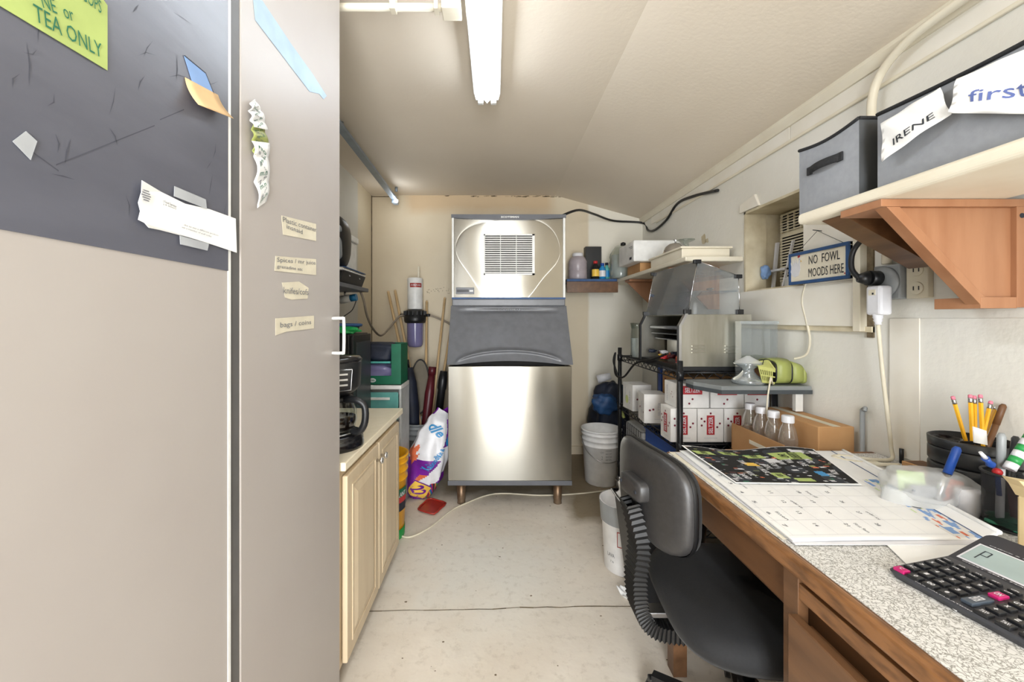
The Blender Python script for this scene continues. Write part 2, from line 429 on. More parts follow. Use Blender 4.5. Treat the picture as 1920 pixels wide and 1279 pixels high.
# boxed recess behind the opening
wr.box(XR + .08, XR + .5, n1, n1 + .02, nz0 - .02, nz1 + .02, 'niche_cream').box(XR + .08, XR + .5, n0 - .02, n0, nz0 - .02, nz1 + .02, 'niche_cream')
wr.box(XR + .08, XR + .5, n0, n1, nz1, nz1 + .02, 'niche_cream').box(XR + .08, XR + .5, n0, n1, nz0 - .02, nz0, 'niche_cream').box(XR + .5, XR + .52, n0 - .02, n1 + .02, nz0 - .02, nz1 + .02, 'niche_cream')
struct(wr, 'wall_right')
struct(MB().box(XL, -.45, YF - .08, YF, 0, 2.3, 'wall_white').box(.57, XR, YF - .08, YF, 0, 2.3, 'wall_white').box(-.45, .57, YF - .08, YF, 2.05, 2.3, 'wall_white'), 'wall_front')
# niche jamb boards
struct(MB().box(XR - .005, XR + .1, n1 - .012, n1, nz0, nz1, 'niche_cream').box(XR - .005, XR + .2, n0, n1, nz1 - .012, nz1, 'niche_cream').box(XR + .0, XR + .2, n0, n1, nz0, nz0 + .01, 'niche_cream'), 'trim_1')
# plywood boards round the opening
struct(MB().box(XR - .02, XR, 1.385, 2.03, 1.137, 1.302, 'trim_white', .002).box(XR - .02, XR, 1.385, n0, 1.302, 1.74, 'trim_white', .002), 'trim_2')
struct(MB().box(XR - .03, XR, 1.352, 1.380, 1.12, 1.74, 'cream', .002).box(XR - .006, XR, 1.33, 1.352, 1.10, 1.74, 'stain').box(XR - .012, XR, 1.33, 2.02, 1.118, 1.137, 'niche_cream'), 'trim_3')
# little wedge of plaster over the opening
struct(MB().prism([(XR - .012, 1.90, 1.712), (XR - .012, 2.05, 1.712), (XR - .012, 2.045, 1.755), (XR - .012, 1.93, 1.775)], (.014, 0, 0), 'trim_white', .003), 'trim_4')
# ceiling moulding, battens
struct(MB().prism([(XR, YF, ZR + .004), (XR, YF, ZR - .035), (XR - .014, YF, ZR - .035), (XR - .03, YF, ZR - .005), (XR - .03, YF, ZR + .012)], (0, YB - YF, 0), 'cream', .002), 'trim_5')
struct(MB().box(XR - .010, XR, YF, YB - .3, 1.925, 1.938, 'cream', .003).box(XR - .006, XR, YF, 1.70, 1.938, 1.995, 'trim_white').box(XR - .006, XR, 1.71, YB - .2, 1.938, 1.995, 'trim_white'), 'trim_6')
struct(MB().prism([(XF - .012, YF, ZC - .003), (XF + .012, YF, ZC - .008), (XF + .012, YF, ZC - .004), (XF - .012, YF, ZC + .001)], (0, 2.9, 0), 'trim_white'), 'trim_7')
# paint flakes and scratches of the back wall (own shape), hairline edges
st = MB(); rnd = random.Random(3)
for k in range(46):
    x = rnd.uniform(-.45, .55); z = 2.238 - abs(rnd.gauss(0, .006)); l = rnd.uniform(.01, .05); h = rnd.uniform(.002, .007)
    st.poly([(x, YB - .0012, z), (x + l, YB - .0012, z - rnd.uniform(-.004, .004)), (x + l * .8, YB - .0012, z - h), (x + l * .2, YB - .0012, z - h * .8)], 'stain')
for k in range(26):
    x = rnd.uniform(-.6, -.35); z = 1.42 + rnd.uniform(-.03, .03); st.lathe3(Vector((x, YB - .002, z)), Vector((x, YB, z)), [(.003, 0), (.003, 1)], 'stain', 6)
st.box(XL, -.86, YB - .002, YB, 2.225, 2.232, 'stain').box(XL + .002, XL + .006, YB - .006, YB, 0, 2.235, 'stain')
for yy, zz, rr in ((2.42, 1.655, .035), (2.38, 1.64, .02)):
    st.poly([(XR - .0012, yy + rr * rnd.uniform(.6, 1.3) * math.cos(q * .63), zz + rr * rnd.uniform(.5, 1.1) * math.sin(q * .63)) for q in range(10)], 'niche_cream')
struct(st, 'trim_8')
struct(MB().box(XR - .006, XR, 1.185, 1.275, .73, 1.165, 'trim_white', .001).box(XR - .003, XR, .35, 1.185, .73, 1.165, 'wall_white', .001), 'trim_10')
# crack joint across the concrete
ck = MB(); pts = []
for i in range(41):
    x = lerp(-1.0, 1.2, i / 40); pts.append((x, 1.585 + .012 * math.sin(x * 3) + rnd.uniform(-.004, .004), .0008))
for a, b in zip(pts, pts[1:]):
    w1 = rnd.uniform(.0012, .003); ck.poly([(a[0], a[1] - w1, a[2]), (b[0], b[1] - w1, b[2]), (b[0], b[1] + w1, b[2]), (a[0], a[1] + w1, a[2])], 'stain')
for k in range(45):
    x = rnd.uniform(-.5, .75); y = rnd.uniform(1.0, 2.6); r_ = rnd.uniform(.0015, .0055); n_ = 7; a0 = rnd.random() * 6
    ck.poly([(x + math.cos(a0 + q / n_ * 6.28) * r_ * rnd.uniform(.6, 1.5), y + math.sin(a0 + q / n_ * 6.28) * r_ * rnd.uniform(.5, 1), .0007) for q in range(n_)], 'stain')
struct(ck, 'trim_9')
struct(MB().box(-.30, .8, YB - .012, YB, 0, .07, 'wall_back').box(.8, XR, YB - .012, YB, 0, .07, 'trim_white'), 'baseboard_back')

# ================================================================ LIGHTS IN THE ROOM
def strip_light(y0, y1, label, x=-.035, z0=2.165, z1=2.238):
    t = thing('fluorescent_light', label, 'ceiling light', (x, (y0 + y1) / 2, z0))
    MB().box(x - .06, x + .06, y0, y1, z0, z1, 'white_paint', .006).build('housing', t)
    for sx in (-.029, .029):
        MB().cyl((x + sx, y0 + .02, z0 - .0165), (x + sx, y1 - .02, z0 - .0165), .0145, 'tube', seg=12).build('tube', t)
        for y in (y0, y1): MB().box(x + sx - .012, x + sx + .012, y - .004 if y == y0 else y - .016, y + .016 if y == y0 else y + .004, z0 - .04, z0 + .004, 'white_plastic', .003).build('socket', t)
    MB().prism([(x - .056, y1, z0 + .004), (x + .056, y1, z0 + .004), (x + .05, y1, z0 - .018), (x + .012, y1, z0 - .018), (x, y1, z0 - .032), (x - .012, y1, z0 - .018), (x - .05, y1, z0 - .018)], (0, .006, 0), 'white_paint').build('end_plate', t)
strip_light(.86, 1.77, 'white twin tube fluorescent strip glowing on the ceiling above the aisle')
sl = bpy.data.lights.new('track_lamp', 'POINT'); sl.energy = .35; sl.shadow_soft_size = .03; sl.color = (.95, .97, 1)
so = bpy.data.objects.new('track_lamp', sl); COL.objects.link(so); so.location = (-.79, 3.135, 2.06)

t = thing('conduit_pipe', 'cream pipe along the ceiling ending in a small square box', 'conduit', (-.5, 1.30, 2.2))
MB().cyl((-1.05, 1.30, 2.19), (-.165, 1.30, 2.19), .012, 'cream').build('pipe', t)
MB().box(-.172, -.110, 1.255, 1.315, 2.155, 2.205, 'cream', .003).box(-.15, -.13, 1.28, 1.30, 2.20, 2.239, 'cream').build('junction_box', t)
MB().box(-.345, -.325, 1.285, 1.315, 2.176, 2.238, 'cream', .002).build('clip', t)
MB().box(-.20, -.185, 1.283, 1.317, 2.174, 2.205, 'cream', .002).build('clip', t)
t = thing('metal_track', 'blue grey metal track under the ceiling by the left wall', 'rail', (-.82, 2.7, 2.15))
tr = MB(); a = Vector((-.835, 1.9, 2.205)); b = Vector((-.81, 3.18, 2.135)); n_ = (b - a).normalized(); sd = Vector((1, 0, 0))
tr.prism([a + Vector(p) for p in ((-.022, 0, -.006), (.022, 0, -.006), (.022, 0, .012), (.018, 0, .012), (.018, 0, -.002), (-.018, 0, -.002), (-.018, 0, .012), (-.022, 0, .012))], b - a, 'bluegrey')
tr.build('channel', t)
MB().box(-.832, -.788, 3.16, 3.24, 2.10, 2.14, 'bluegrey', .008).build('end_bracket', t)
MB().cyl((-.80, 3.20, 2.20), (-.80, 3.20, 2.235), .012, 'bluegrey').build('hanger', t)
MB().cyl((-.835, 2.15, 2.20), (-.835, 2.15, 2.238), .01, 'bluegrey').build('hanger', t)
MB().lathe((-.79, 3.155, 2.098), [(0.001, 0), (.012, .004), (.016, .012), (.014, .022)], 'spot', caps=True).build('bulb', t)
one(MB().tube([(-1.06, 2.05, 2.10), (-1.03, 2.3, 2.16), (-1.045, 2.5, 2.12), (-1.06, 2.62, 2.0), (-1.063, 2.45, 1.90), (-1.064, 2.2, 1.84)], .005, 'cord_white'), 'electric_cable', 'loose cream cable looping down the left wall under the ceiling', 'cable')

# ================================================================ TALL CABINETS (left)
XC = -.48
t = thing('tall_cabinet', 'tall beige cabinet with charcoal vinyl panel across its upper door', 'cabinet', (-.75, .2, 0))
MB().box(-1.06, XC - .018, -.25, .722, 0, 2.2, 'laminate', .002).build('body', t)
d = MB().box(XC - .018, XC, -.25, .715, .03, 2.19, 'laminate', .002); d.build('door', t)
vz = MB(); vz.box(XC, XC + .0015, -.20, .708, 1.248, 2.185, 'vinyl_charcoal')
for k in range(46):
    y = rnd.uniform(.28, .7); z = rnd.uniform(1.3, 1.75); l = rnd.uniform(.006, .024); a = rnd.choice([rnd.gauss(1.57, .3), rnd.gauss(1.57, .3), rnd.gauss(.6, .5)]); q = rnd.uniform(.0004, .0010)
    u = Vector((0, math.cos(a), math.sin(a))); n_ = Vector((0, -u.z, u.y)); c = Vector((XC + .0018, y, z)); k2 = rnd.uniform(-.004, .004)
    vz.poly([c - u * l - n_ * q * .3, c - n_ * q + n_ * k2, c + u * l, c + n_ * q + n_ * k2], 'scratch')
for pa, pb in (((105, 310), (290, 235)), ((60, 285), (110, 320)), ((300, 225), (345, 205))):
    a = atX(pa[0], pa[1], XC + .0018); b = atX(pb[0], pb[1], XC + .0018); n_ = Vector((0, 0, .0012)); vz.poly([a - n_ * .3, b - n_, b + n_ * .4, a + n_], 'scratch')
vz.build('vinyl_panel', t)
MB().box(-1.06, XC - .001, .715, .742, 0, 2.2, 'laminate_edge').build('filler_strip', t)
MB().box(XC, XC + .0012, .7085, .7155, .03, 2.19, 'white_plastic').build('edge_strip', t)

t = thing('tall_cabinet', 'tall beige cabinet with taped labels and a white wire handle', 'cabinet', (-.75, .98, 0))
MB().box(-1.06, XC - .018, .744, 1.215, 0, 2.2, 'laminate', .002).build('body', t)
MB().box(XC - .018, XC, .744, 1.222, .03, 2.19, 'laminate', .003).build('door', t)
a = atX(623, 597, XC); b = atX(623, 662, XC)
hd = MB().tube([a, a + Vector((.028, .0, 0)), a + Vector((.034, .0, -.006)), b + Vector((.034, 0, .006)), b + Vector((.028, 0, 0)), b], .0045, 'white_plastic', n=3); hd.build('handle', t)

def px_sheet(pts, X, m, th=.0006, off=.0005, name=None): # sheet lying on the cabinet face; corners taken on that plane
    P = [atX(p[0], p[1], X) + Vector((off, 0, 0)) for p in pts]
    return MB().prism(P, (th, 0, 0), m)
XV = XC + .002
def ftext(mb, txt, pa, pb, h, m, X, bold=0, off=.0012):
    """line of writing from pixel pa to pb on the plane X"""
    a = atX(pa[0], pa[1], X); b = atX(pb[0], pb[1], X); d_ = b - a; mb.text(txt, (a + b) / 2, d_, Vector((0, -d_.z, d_.y)), d_.length, h, m, bold, off)
mb = px_sheet([(-60, -60), (150, -60), (200, 10), (200, 132), (0, 12), (-60, -24)], XV, 'paper_lime')
ftext(mb, 'COPS', (150, -14), (187, 14), .015, 'ink_green', XV, 0, .002)
ftext(mb, 'NE  or', (74, 0), (134, 28), .014, 'ink_green', XV, 0, .002)
ftext(mb, 'TEA ONLY', (60, 22), (188, 96), .017, 'ink_green', XV, 0, .002)
one(mb, 'paper_note', 'lime green paper with green marker lettering TEA ONLY on the charcoal panel', 'note')
P = [atX(*p, XV) for p in ((345, 105), (385, 138), (400, 176), (362, 160))]
one(MB().prism(P, (.0006, 0, 0), 'paper_blue').prism([P[0], P[1], P[1] + Vector((0, 0, .0012)), P[0] + Vector((0, 0, .0012))], (.0012, 0, 0), 'ink').prism([P[1], P[2], P[2] + Vector((0, .001, 0)), P[1] + Vector((0, .001, 0))], (.0012, 0, 0), 'ink'), 'sticky_note', 'small blue sticky scrap above the orange note', 'note')
A, B, C_, D_ = [atX(*p, XV) for p in ((346, 145), (408, 178), (420, 222), (352, 196))]
def on(u, v):
    p = D_.lerp(C_, u).lerp(A.lerp(B, u), v); p.x += .001 + .016 * (1 - v) ** 2; return p
one(MB().sheet(on, 4, 8, 'paper_orange'), 'sticky_note', 'orange sticky note curling off the charcoal panel', 'note')
one(px_sheet([(22, 265), (47, 246), (68, 265), (56, 300)], XV, 'clear_tape'), 'tape_scrap', 'torn piece of translucent tape low on the charcoal panel', 'tape')
# torn white slip held by two clear tapes
top = [(257, 338), (300, 360), (345, 382), (390, 392), (440, 410)]; bot = [(442, 474), (400, 460), (350, 445), (300, 432), (270, 427), (262, 418), (250, 412)]; left = [(254, 396), (250, 380), (256, 360)]
P = [atX(*p, XV) + Vector((.006 if p[0] < 300 else .0015, 0, 0)) for p in top + bot + left]
mb = MB().prism(P, (.0006, 0, 0), 'paper')
ftext(mb, 'Catering Food Service', (284, 371), (324, 388), .0045, 'ink_grey', XV, .01, .0052); ftext(mb, 'catering & delivery', (284, 377), (324, 392), .003, 'ink_grey', XV, 0, .0052)
ftext(mb, 'If you would like to see a different product', (305, 411), (405, 442), .0032, 'ink_grey', XV, 0, .0042); ftext(mb, 'please ask a member of staff today', (320, 421), (392, 444), .003, 'ink_grey', XV, 0, .0042)
c = atX(274, 367, XV + .009)
for q in range(5): mb.box(c.x, c.x + .0005, c.y - .007 + .0028 * abs(q - 2) * .5, c.y + .007 - .0028 * abs(q - 2) * .5, c.z - .007 + q * .0032, c.z - .0055 + q * .0032, 'ink_grey')
one(mb, 'paper_slip', 'torn white printed slip taped near the bottom of the charcoal panel', 'paper')
one(px_sheet([(323, 349), (382, 374), (384, 392), (322, 368)], XV, 'clear_tape', off=.003), 'clear_tape', 'clear tape over the top edge of the torn slip', 'tape')
one(px_sheet([(333, 442), (388, 457), (385, 470), (334, 458)], XV, 'clear_tape', off=.003), 'clear_tape', 'clear tape under the bottom edge of the torn slip', 'tape')
# second cabinet: painter tape, curled paper, masking tape labels
one(px_sheet([(473, -12), (489, -2), (545, 82), (585, 138), (612, 180), (606, 186), (598, 176), (580, 172), (478, 38)], XC, 'painter_tape'), 'painter_tape', 'long diagonal strip of pale blue tape on the labelled cabinet', 'tape')
def curl(pa, m, nm, lab, seed, out=.012):
    L_ = [atX(*p, XC) for p in pa[0]][::-1]; R_ = [atX(*p, XC) for p in pa[1]][::-1]; n_ = len(L_) - 1
    def f(u, v):
        k = min(int(v * n_), n_ - 1); q = v * n_ - k; p = L_[k].lerp(L_[k + 1], q).lerp(R_[k].lerp(R_[k + 1], q), u)
        p.x += .002 + out * (.35 + .65 * abs(math.sin(v * 9 + seed))) * (1 - u * .55); return p
    mb = MB().sheet(f, 5, 22, m)
    for q in range(9):
        v = .12 + q * .09; mb.text_on(random.choice(['m.n', '8 oz', 'no', '25']), f, (.5, v), .55, .05, rnd.uniform(-.3, .3), 'ink_grey' if q % 2 else 'ink_green', 0, .0008)
    return one(mb, nm, lab, 'note')
curl([[(461, 192), (458, 212), (464, 238)], [(473, 186), (488, 212), (496, 244)]], 'paper', 'paper_note', 'small torn white note at the top of the cluster on the cabinet edge', 1)
curl([[(465, 232), (466, 262), (468, 290)], [(490, 236), (500, 270), (494, 282)]], 'lime', 'paper_note', 'olive green scrap between the torn white notes', 2, .009)
curl([[(462, 264), (470, 300), (470, 345), (476, 390)], [(500, 268), (499, 300), (500, 345), (496, 378)]], 'paper', 'paper_note', 'long crumpled white note hanging on the cabinet edge', 3)
for pts, lines, lab in (
    ([(527, 404), (592, 420), (592, 452), (530, 440)], [('Plastic container', (529, 411), (592, 431), .012), ('insnaid', (536, 424), (566, 435), .011)], 'masking tape label reading Plastic container, topmost on the cabinet'),
    ([(516, 480), (592, 486), (592, 516), (514, 508)], [('Spices / mr juice', (518, 488), (590, 494), .013), ('grenadine etc', (518, 500), (566, 506), .010)], 'masking tape label reading Spices, second from the top'),
    ([(528, 530), (560, 528), (578, 540), (576, 560), (546, 562), (534, 558)], [('knifes/cofs', (530, 544), (577, 548), .015)], 'torn masking tape label reading knifes, above the lowest label'),
    ([(516, 597), (588, 592), (588, 616), (536, 622), (516, 629)], [('bags / coins', (524, 611), (582, 605), .015)], 'masking tape label reading bags and coins, lowest on the cabinet')):
    mb = px_sheet(pts, XC, 'masking')
    for s_, a, b, h in lines: ftext(mb, s_, a, b, h, 'ink_grey', XC, 0, .002)
    one(mb, 'tape_label', lab, 'label', 'masking tape labels on the cabinet door')

# ================================================================ BASE CABINET + COFFEE MAKER
XB = -.49
t = thing('base_cabinet', 'low light wood cabinet with two raised panel doors', 'cabinet', (-.77, 1.6, 0))
MB().box(-1.06, XB - .02, 1.245, 1.97, .05, .684, 'cab_wood').box(-1.06, XB - .07, 1.25, 1.96, 0, .05, 'wood_desk_dark').build('body', t)
MB().box(XB - .02, XB - .002, 1.245, 1.29, .05, .684, 'cab_wood').box(XB - .02, XB - .002, 1.925, 1.97, .05, .684, 'cab_wood').box(XB - .02, XB - .002, 1.29, 1.925, .655, .684, 'cab_wood').build('face_frame', t)
def cdoor(y0, y1, ky):
    z0, z1 = .06, .66; d = MB().box(XB, XB + .018, y0, y1, z0, z1, 'cab_wood', .004)
    o = .05
    for (a0, a1, b0, b1) in ((y0 + o - .008, y1 - o + .008, z0 + o - .008, z0 + o), (y0 + o - .008, y1 - o + .008, z1 - o, z1 - o + .008), (y0 + o - .008, y0 + o, z0 + o, z1 - o), (y1 - o, y1 - o + .008, z0 + o, z1 - o)):
        d.box(XB + .018, XB + .021, a0, a1, b0, b1, 'cab_wood', .001)
    ya, yb, za, zb = y0 + o + .004, y1 - o - .004, z0 + o + .004, z1 - o - .004; i = .03; X0 = XB + .0182; X1 = XB + .024
    A_ = [(X0, ya, za), (X0, yb, za), (X0, yb, zb), (X0, ya, zb)]; B_ = [(X1, ya + i, za + i), (X1, yb - i, za + i), (X1, yb - i, zb - i), (X1, ya + i, zb - i)]
    d.poly(B_, 'cab_wood')
    for k in range(4): d.poly([A_[k], A_[(k + 1) % 4], B_[(k + 1) % 4], B_[k]], 'cab_wood')
    do = d.build('door', t)
    MB().lathe3(Vector((XB + .018, ky, .60)), Vector((XB + .045, ky, .60)), [(.006, 0), (.005, .4), (.012, .6), (.014, .8), (.009, 1)], 'chrome').build('knob', do)
cdoor(1.262, 1.60, 1.575); cdoor(1.61, 1.945, 1.635)
one(MB().box(-1.06, XB + .022, 1.236, 2.008, .684, .712, 'counter', .004), 'countertop', 'cream laminate countertop on the low wood cabinet', 'countertop')

cx, cy, z0 = -.565, 1.40, .712
t = thing('coffee_maker', 'black drip coffee maker with glass carafe on the cream counter', 'coffee maker', (cx, cy, z0))
MB().lathe((cx, cy, z0), [(.02, 0), (.094, 0), (.096, .01), (.092, .045), (.086, .05), (.02, .05)], 'black_gloss', caps=True).box(cx - .22, cx - .02, cy - .085, cy + .085, z0, z0 + .045, 'black_plastic', .01).build('base', t)
MB().lathe((cx, cy, z0 + .05), [(.07, 0), (.068, .004), (.02, .004)], 'bright_metal', caps=True).build('warming_plate', t)
MB().box(cx - .22, cx - .095, cy - .085, cy + .085, z0 + .03, z0 + .30, 'black_plastic', .015).build('water_tank', t)
hb = MB().lathe((cx, cy, z0 + .185), [(.05, 0), (.066, .01), (.084, .03), (.088, .115), (.084, .13), (.02, .132)], 'black_plastic', caps=True)
hb.build('brew_head', t)
MB().lathe((cx, cy, z0 + .30), [(.089, 0), (.090, .010), (.08, .020), (.01, .024)], 'black_gloss', caps=True).build('lid', t)
cr = MB().lathe((cx, cy, z0 + .055), [(.05, 0), (.066, .01), (.072, .04), (.070, .075), (.055, .105), (.05, .115)], 'glass'); cr.build('carafe', t)
MB().lathe((cx, cy, z0 + .057), [(.045, 0), (.063, .01), (.0695, .04), (.068, .048), (.001, .048)], 'coffee').build('coffee', t)
MB().lathe((cx, cy, z0 + .165), [(.056, 0), (.060, .006), (.054, .016), (.01, .02)], 'black_plastic', caps=True).build('carafe_lid', t)
MB().tube([(cx + .045, cy - .03, z0 + .17), (cx + .085, cy - .05, z0 + .175), (cx + .118, cy - .05, z0 + .155), (cx + .120, cy - .05, z0 + .10), (cx + .10, cy - .045, z0 + .065), (cx + .072, cy - .035, z0 + .065)], .012, 'black_plastic', n=4).build('handle', t)
cp = MB(); u = Vector((.55, -.83, 0)).normalized(); s_ = Vector((.83, .55, 0)); c = Vector((cx, cy, 0)) + u * .0855
cp.prism([c + s_ * a + Vector((0, 0, z0 + b)) for a, b in ((-.03, .205), (.03, .205), (.034, .285), (-.034, .285))], u * .006, 'black_gloss')
for q in range(3):
    cp.prism([c + u * .0062 + s_ * a + Vector((0, 0, z0 + b)) for a, b in ((-.02, .225 + q * .018), (.02, .225 + q * .018), (.02, .231 + q * .018), (-.02, .231 + q * .018))], u * .0012, 'bright_metal')
cp.build('control_panel', t)
MB().tube([c + u * .010 + s_ * a + Vector((0, 0, z0 + b)) for a, b in ((-.03, .21), (.03, .21), (.034, .28), (-.034, .28))], .002, 'bright_metal', n=1, closed=True).build('trim_ring', t)

# black compact cabinet standing past the counter
t = thing('compact_fridge', 'black compact fridge standing past the counter by the left wall', 'fridge', (-.88, 2.2, 0))
MB().box(-1.04, -.757, 2.05, 2.35, 0, 1.085, 'black_plastic', .004).build('body', t)
MB().box(-.755, -.737, 2.055, 2.345, .05, 1.08, 'black_plastic', .004).box(-.737, -.735, 2.10, 2.33, .12, 1.04, 'calc_body', .001).build('door', t)
t = thing('storage_tub', 'flat navy lid lying on the black fridge', 'tub', (-.88, 2.2, 1.086))
MB().lathe((-.88, 2.2, 1.123), [(.13, 0), (.135, .006), (.135, .014), (.12, .018), (.01, .018)], 'blue_paint', caps=True).build('lid', t)
MB().lathe((-.88, 2.2, 1.086), [(.08, 0), (.11, .01), (.12, .038)], 'black_plastic', caps=True).build('dish', t)
gt = MB(); gt.blob((-.80, 2.085, 1.106), (.075, .028, .02), 'green_bright', .8, .12, 4).blob((-.742, 2.075, 1.112), (.025, .012, .010), 'green_bright', .9, .1, 5)
one(gt, 'watering_nozzle', 'bright green plastic nozzle lying on the black fridge', 'garden tool')

# drawer tower + green crate behind the counter
t = thing('drawer_tower', 'white plastic drawer tower with see-through teal drawers', 'drawers', (-.76, 2.56, 0))
MB().box(-.95, -.565, 2.38, 2.42, .74, .764, 'white_plastic', .004).box(-.95, -.565, 2.42, 2.60, .74, .764, 'white_plastic').box(-.95, -.94, 2.38, 2.60, 0, .74, 'frost').box(-.577, -.565, 2.38, 2.60, 0, .74, 'frost').box(-.94, -.577, 2.59, 2.60, 0, .74, 'frost').build('frame', t)
for k in range(4):
    zz = .02 + k * .18
    d = MB().box(-.935, -.582, 2.37, 2.378, zz, zz + .165, 'drawer_clear' if k == 3 else 'frost', .003).box(-.935, -.582, 2.378, 2.58, zz, zz + .004, 'frost').box(-.80, -.63, 2.362, 2.37, zz + .12, zz + .135, 'white_plastic', .002).build('drawer', t)
    MB().box(-.92, -.595, 2.39, 2.57, zz + .006, zz + .12, 'teal' if k in (3, 1) else 'bag_white', .02).build('contents', d)
t = thing('display_box', 'dark green open fronted cardboard box on top of the drawer tower', 'box', (-.75, 2.56, .765))
gx0, gx1, gy0, gy1, gz0, gz1 = -.93, -.572, 2.40, 2.585, .765, 1.014
MB().prism([(gx0, gy0, gz0), (gx1, gy0, gz0), (gx1, gy0, gz1), (gx1 - .058, gy0, gz1), (gx1 - .058, gy0, gz0 + .055), (gx0, gy0, gz0 + .055)], (0, .004, 0), 'green_dark').box(gx1 - .004, gx1, gy0 + .004, gy1, gz0, gz1, 'green_dark').box(gx0, gx0 + .004, gy0 + .004, gy1, gz0, gz1, 'green_dark').box(gx0, gx1, gy1 - .004, gy1, gz0, gz1, 'green_dark').box(gx0, gx1, gy0, gy1, gz0, gz0 + .003, 'green_dark').build('carton', t)
MB().prism([(-.745 + math.cos(q / 12 * 6.28) * .022, gy0 - .001, gz0 + .028 + math.sin(q / 12 * 6.28) * .013) for q in range(12)], (0, -.0008, 0), 'bag_white').text('100', (-.745, gy0 - .002, gz0 + .028), (1, 0, 0), (0, 0, 1), .028, .012, 'green_dark', .02).build('logo', t)
one(MB().blob((-.76, 2.495, .96), (.15, .075, .062), 'navy', .6, .06, 8), 'plastic_bag', 'black bag bulging out of the green box', 'bag')
one(MB().blob((-.76, 2.48, .835), (.14, .07, .055), 'filter_bowl', .7, .05, 9), 'plastic_bag', 'translucent lilac bag low inside the green box', 'bag')
one(MB().box(-.90, -.64, 2.42, 2.56, .893, .905, 'teal', .004), 'folded_cloth', 'pale teal folded cloth between the bags in the green box', 'cloth')

# ================================================================ WALL SHELF (left) and what it holds
t = thing('wall_shelf', 'dark grey wall shelf beside the tall cabinets holding the backpack', 'shelf', (-.93, 2.2, 1.34))
MB().box(XL, -.80, 1.9, 2.50, 1.335, 1.358, 'grey_strip', .003).build('board', t)
for y in (1.93,): MB().prism([(XL, y, 1.335), (-.85, y, 1.335), (XL, y, 1.20)], (0, .012, 0), 'grey_strip').build('bracket', t)
t = thing('plastic_tray', 'black plastic tray full of papers on the grey wall shelf', 'tray', (-.9, 2.3, 1.359))
tt = MB(); tt.prism([(-1.05, 2.10, 1.359), (-.83, 2.10, 1.359), (-.805, 2.10, 1.425), (-1.055, 2.10, 1.425)], (0, .36, 0), 'black_plastic', .004); tt.build('tray', t)
for y in (2.2, 2.36): MB().lathe3(Vector((-.812, y, 1.405)), Vector((-.808, y, 1.407)), [(.006, 0), (.006, 1)], 'chrome', 10).build('rivet', t)
for k in range(5):
    one(MB().box(-1.04 + k * .004, -.80 + rnd.uniform(-.02, .012), 2.06 + k * .01, 2.44 + rnd.uniform(-.03, .03), 1.4255 + k * .0042, 1.4292 + k * .0042, ['paper', 'paper_cream', 'paper', 'masking', 'blue_paint'][k], R=Matrix.Rotation(rnd.uniform(-.05, .05), 3, 'Z')), 'paper_stack', ['white sheet lowest in the pile on the black tray', 'cream sheet second from the bottom of the pile on the tray', 'white sheet in the middle of the pile on the tray', 'buff folder near the top of the pile on the tray', 'blue folder topmost of the pile under the backpack'][k], 'paper', 'papers on the black tray')
t = thing('backpack', 'grey and black backpack standing on the papers of the wall shelf', 'bag', (-.94, 2.24, 1.4475))
MB().blob((-.94, 2.24, 1.60), (.105, .10, .152), 'black_plastic', .55, .01, 2).build('body', t)
MB().blob((-.925, 2.15, 1.555), (.085, .05, .075), 'bluegrey', .5, .01, 3).build('front_pocket', t)
MB().blob((-.925, 2.15, 1.66), (.083, .04, .026), 'bluegrey', .5, .01, 4).build('upper_pocket', t)
MB().tube([(-.875, 2.20, 1.70), (-.845, 2.2, 1.64), (-.85, 2.2, 1.52), (-.865, 2.2, 1.465)], .006, 'black_plastic').build('strap', t)
t = thing('storage_container', 'white plastic container with lid behind the backpack', 'container', (-.92, 2.41, 1.359))
MB().box(-1.04, -.915, 2.475, 2.62, 1.359, 1.66, 'white_plastic', .01).build('body', t)
MB().box(-1.045, -.905, 2.468, 2.628, 1.66, 1.70, 'white_plastic', .008).build('lid', t)
t = thing('water_valve', 'white cylindrical water valve with blue end under the wall shelf', 'valve', (-.93, 2.45, 1.28))
MB().cyl((-.965, 2.46, 1.285), (-.90, 2.46, 1.295), .025, 'white_plastic').build('body', t)
MB().cyl((-.90, 2.46, 1.295), (-.862, 2.46, 1.302), .022, 'bag_blue').build('cap', t)
MB().cyl((-.935, 2.46, 1.31), (-.935, 2.46, 1.336), .006, 'bright_metal').build('mount', t)
one(MB().tube([(-.965, 2.455, 1.28), (-1.0, 2.44, 1.22), (-1.02, 2.42, 1.12), (-1.03, 2.40, 1.00)], .006, 'hose_grey'), 'water_hose', 'grey hose hanging down to the left from the white valve', 'hose')
one(MB().tube([(-.84, 2.47, 1.335), (-.83, 2.5, 1.28), (-.84, 2.6, 1.18), (-.86, 2.8, 1.09), (-.88, 3.05, 1.04), (-.86, 3.2, 1.09), (-.80, 3.28, 1.185), (-.755, 3.31, 1.20)], .008, 'hose_grey'), 'water_hose', 'brown grey hose curving from the shelf to the water filter', 'hose')
one(MB().tube([(-.865, 2.46, 1.28), (-.88, 2.43, 1.22), (-.92, 2.38, 1.17), (-.90, 2.36, 1.12), (-.90, 2.36, 1.088)], .003, 'black_plastic'), 'thin_cable', 'thin dark cable from the valve down to the fridge top', 'cable')

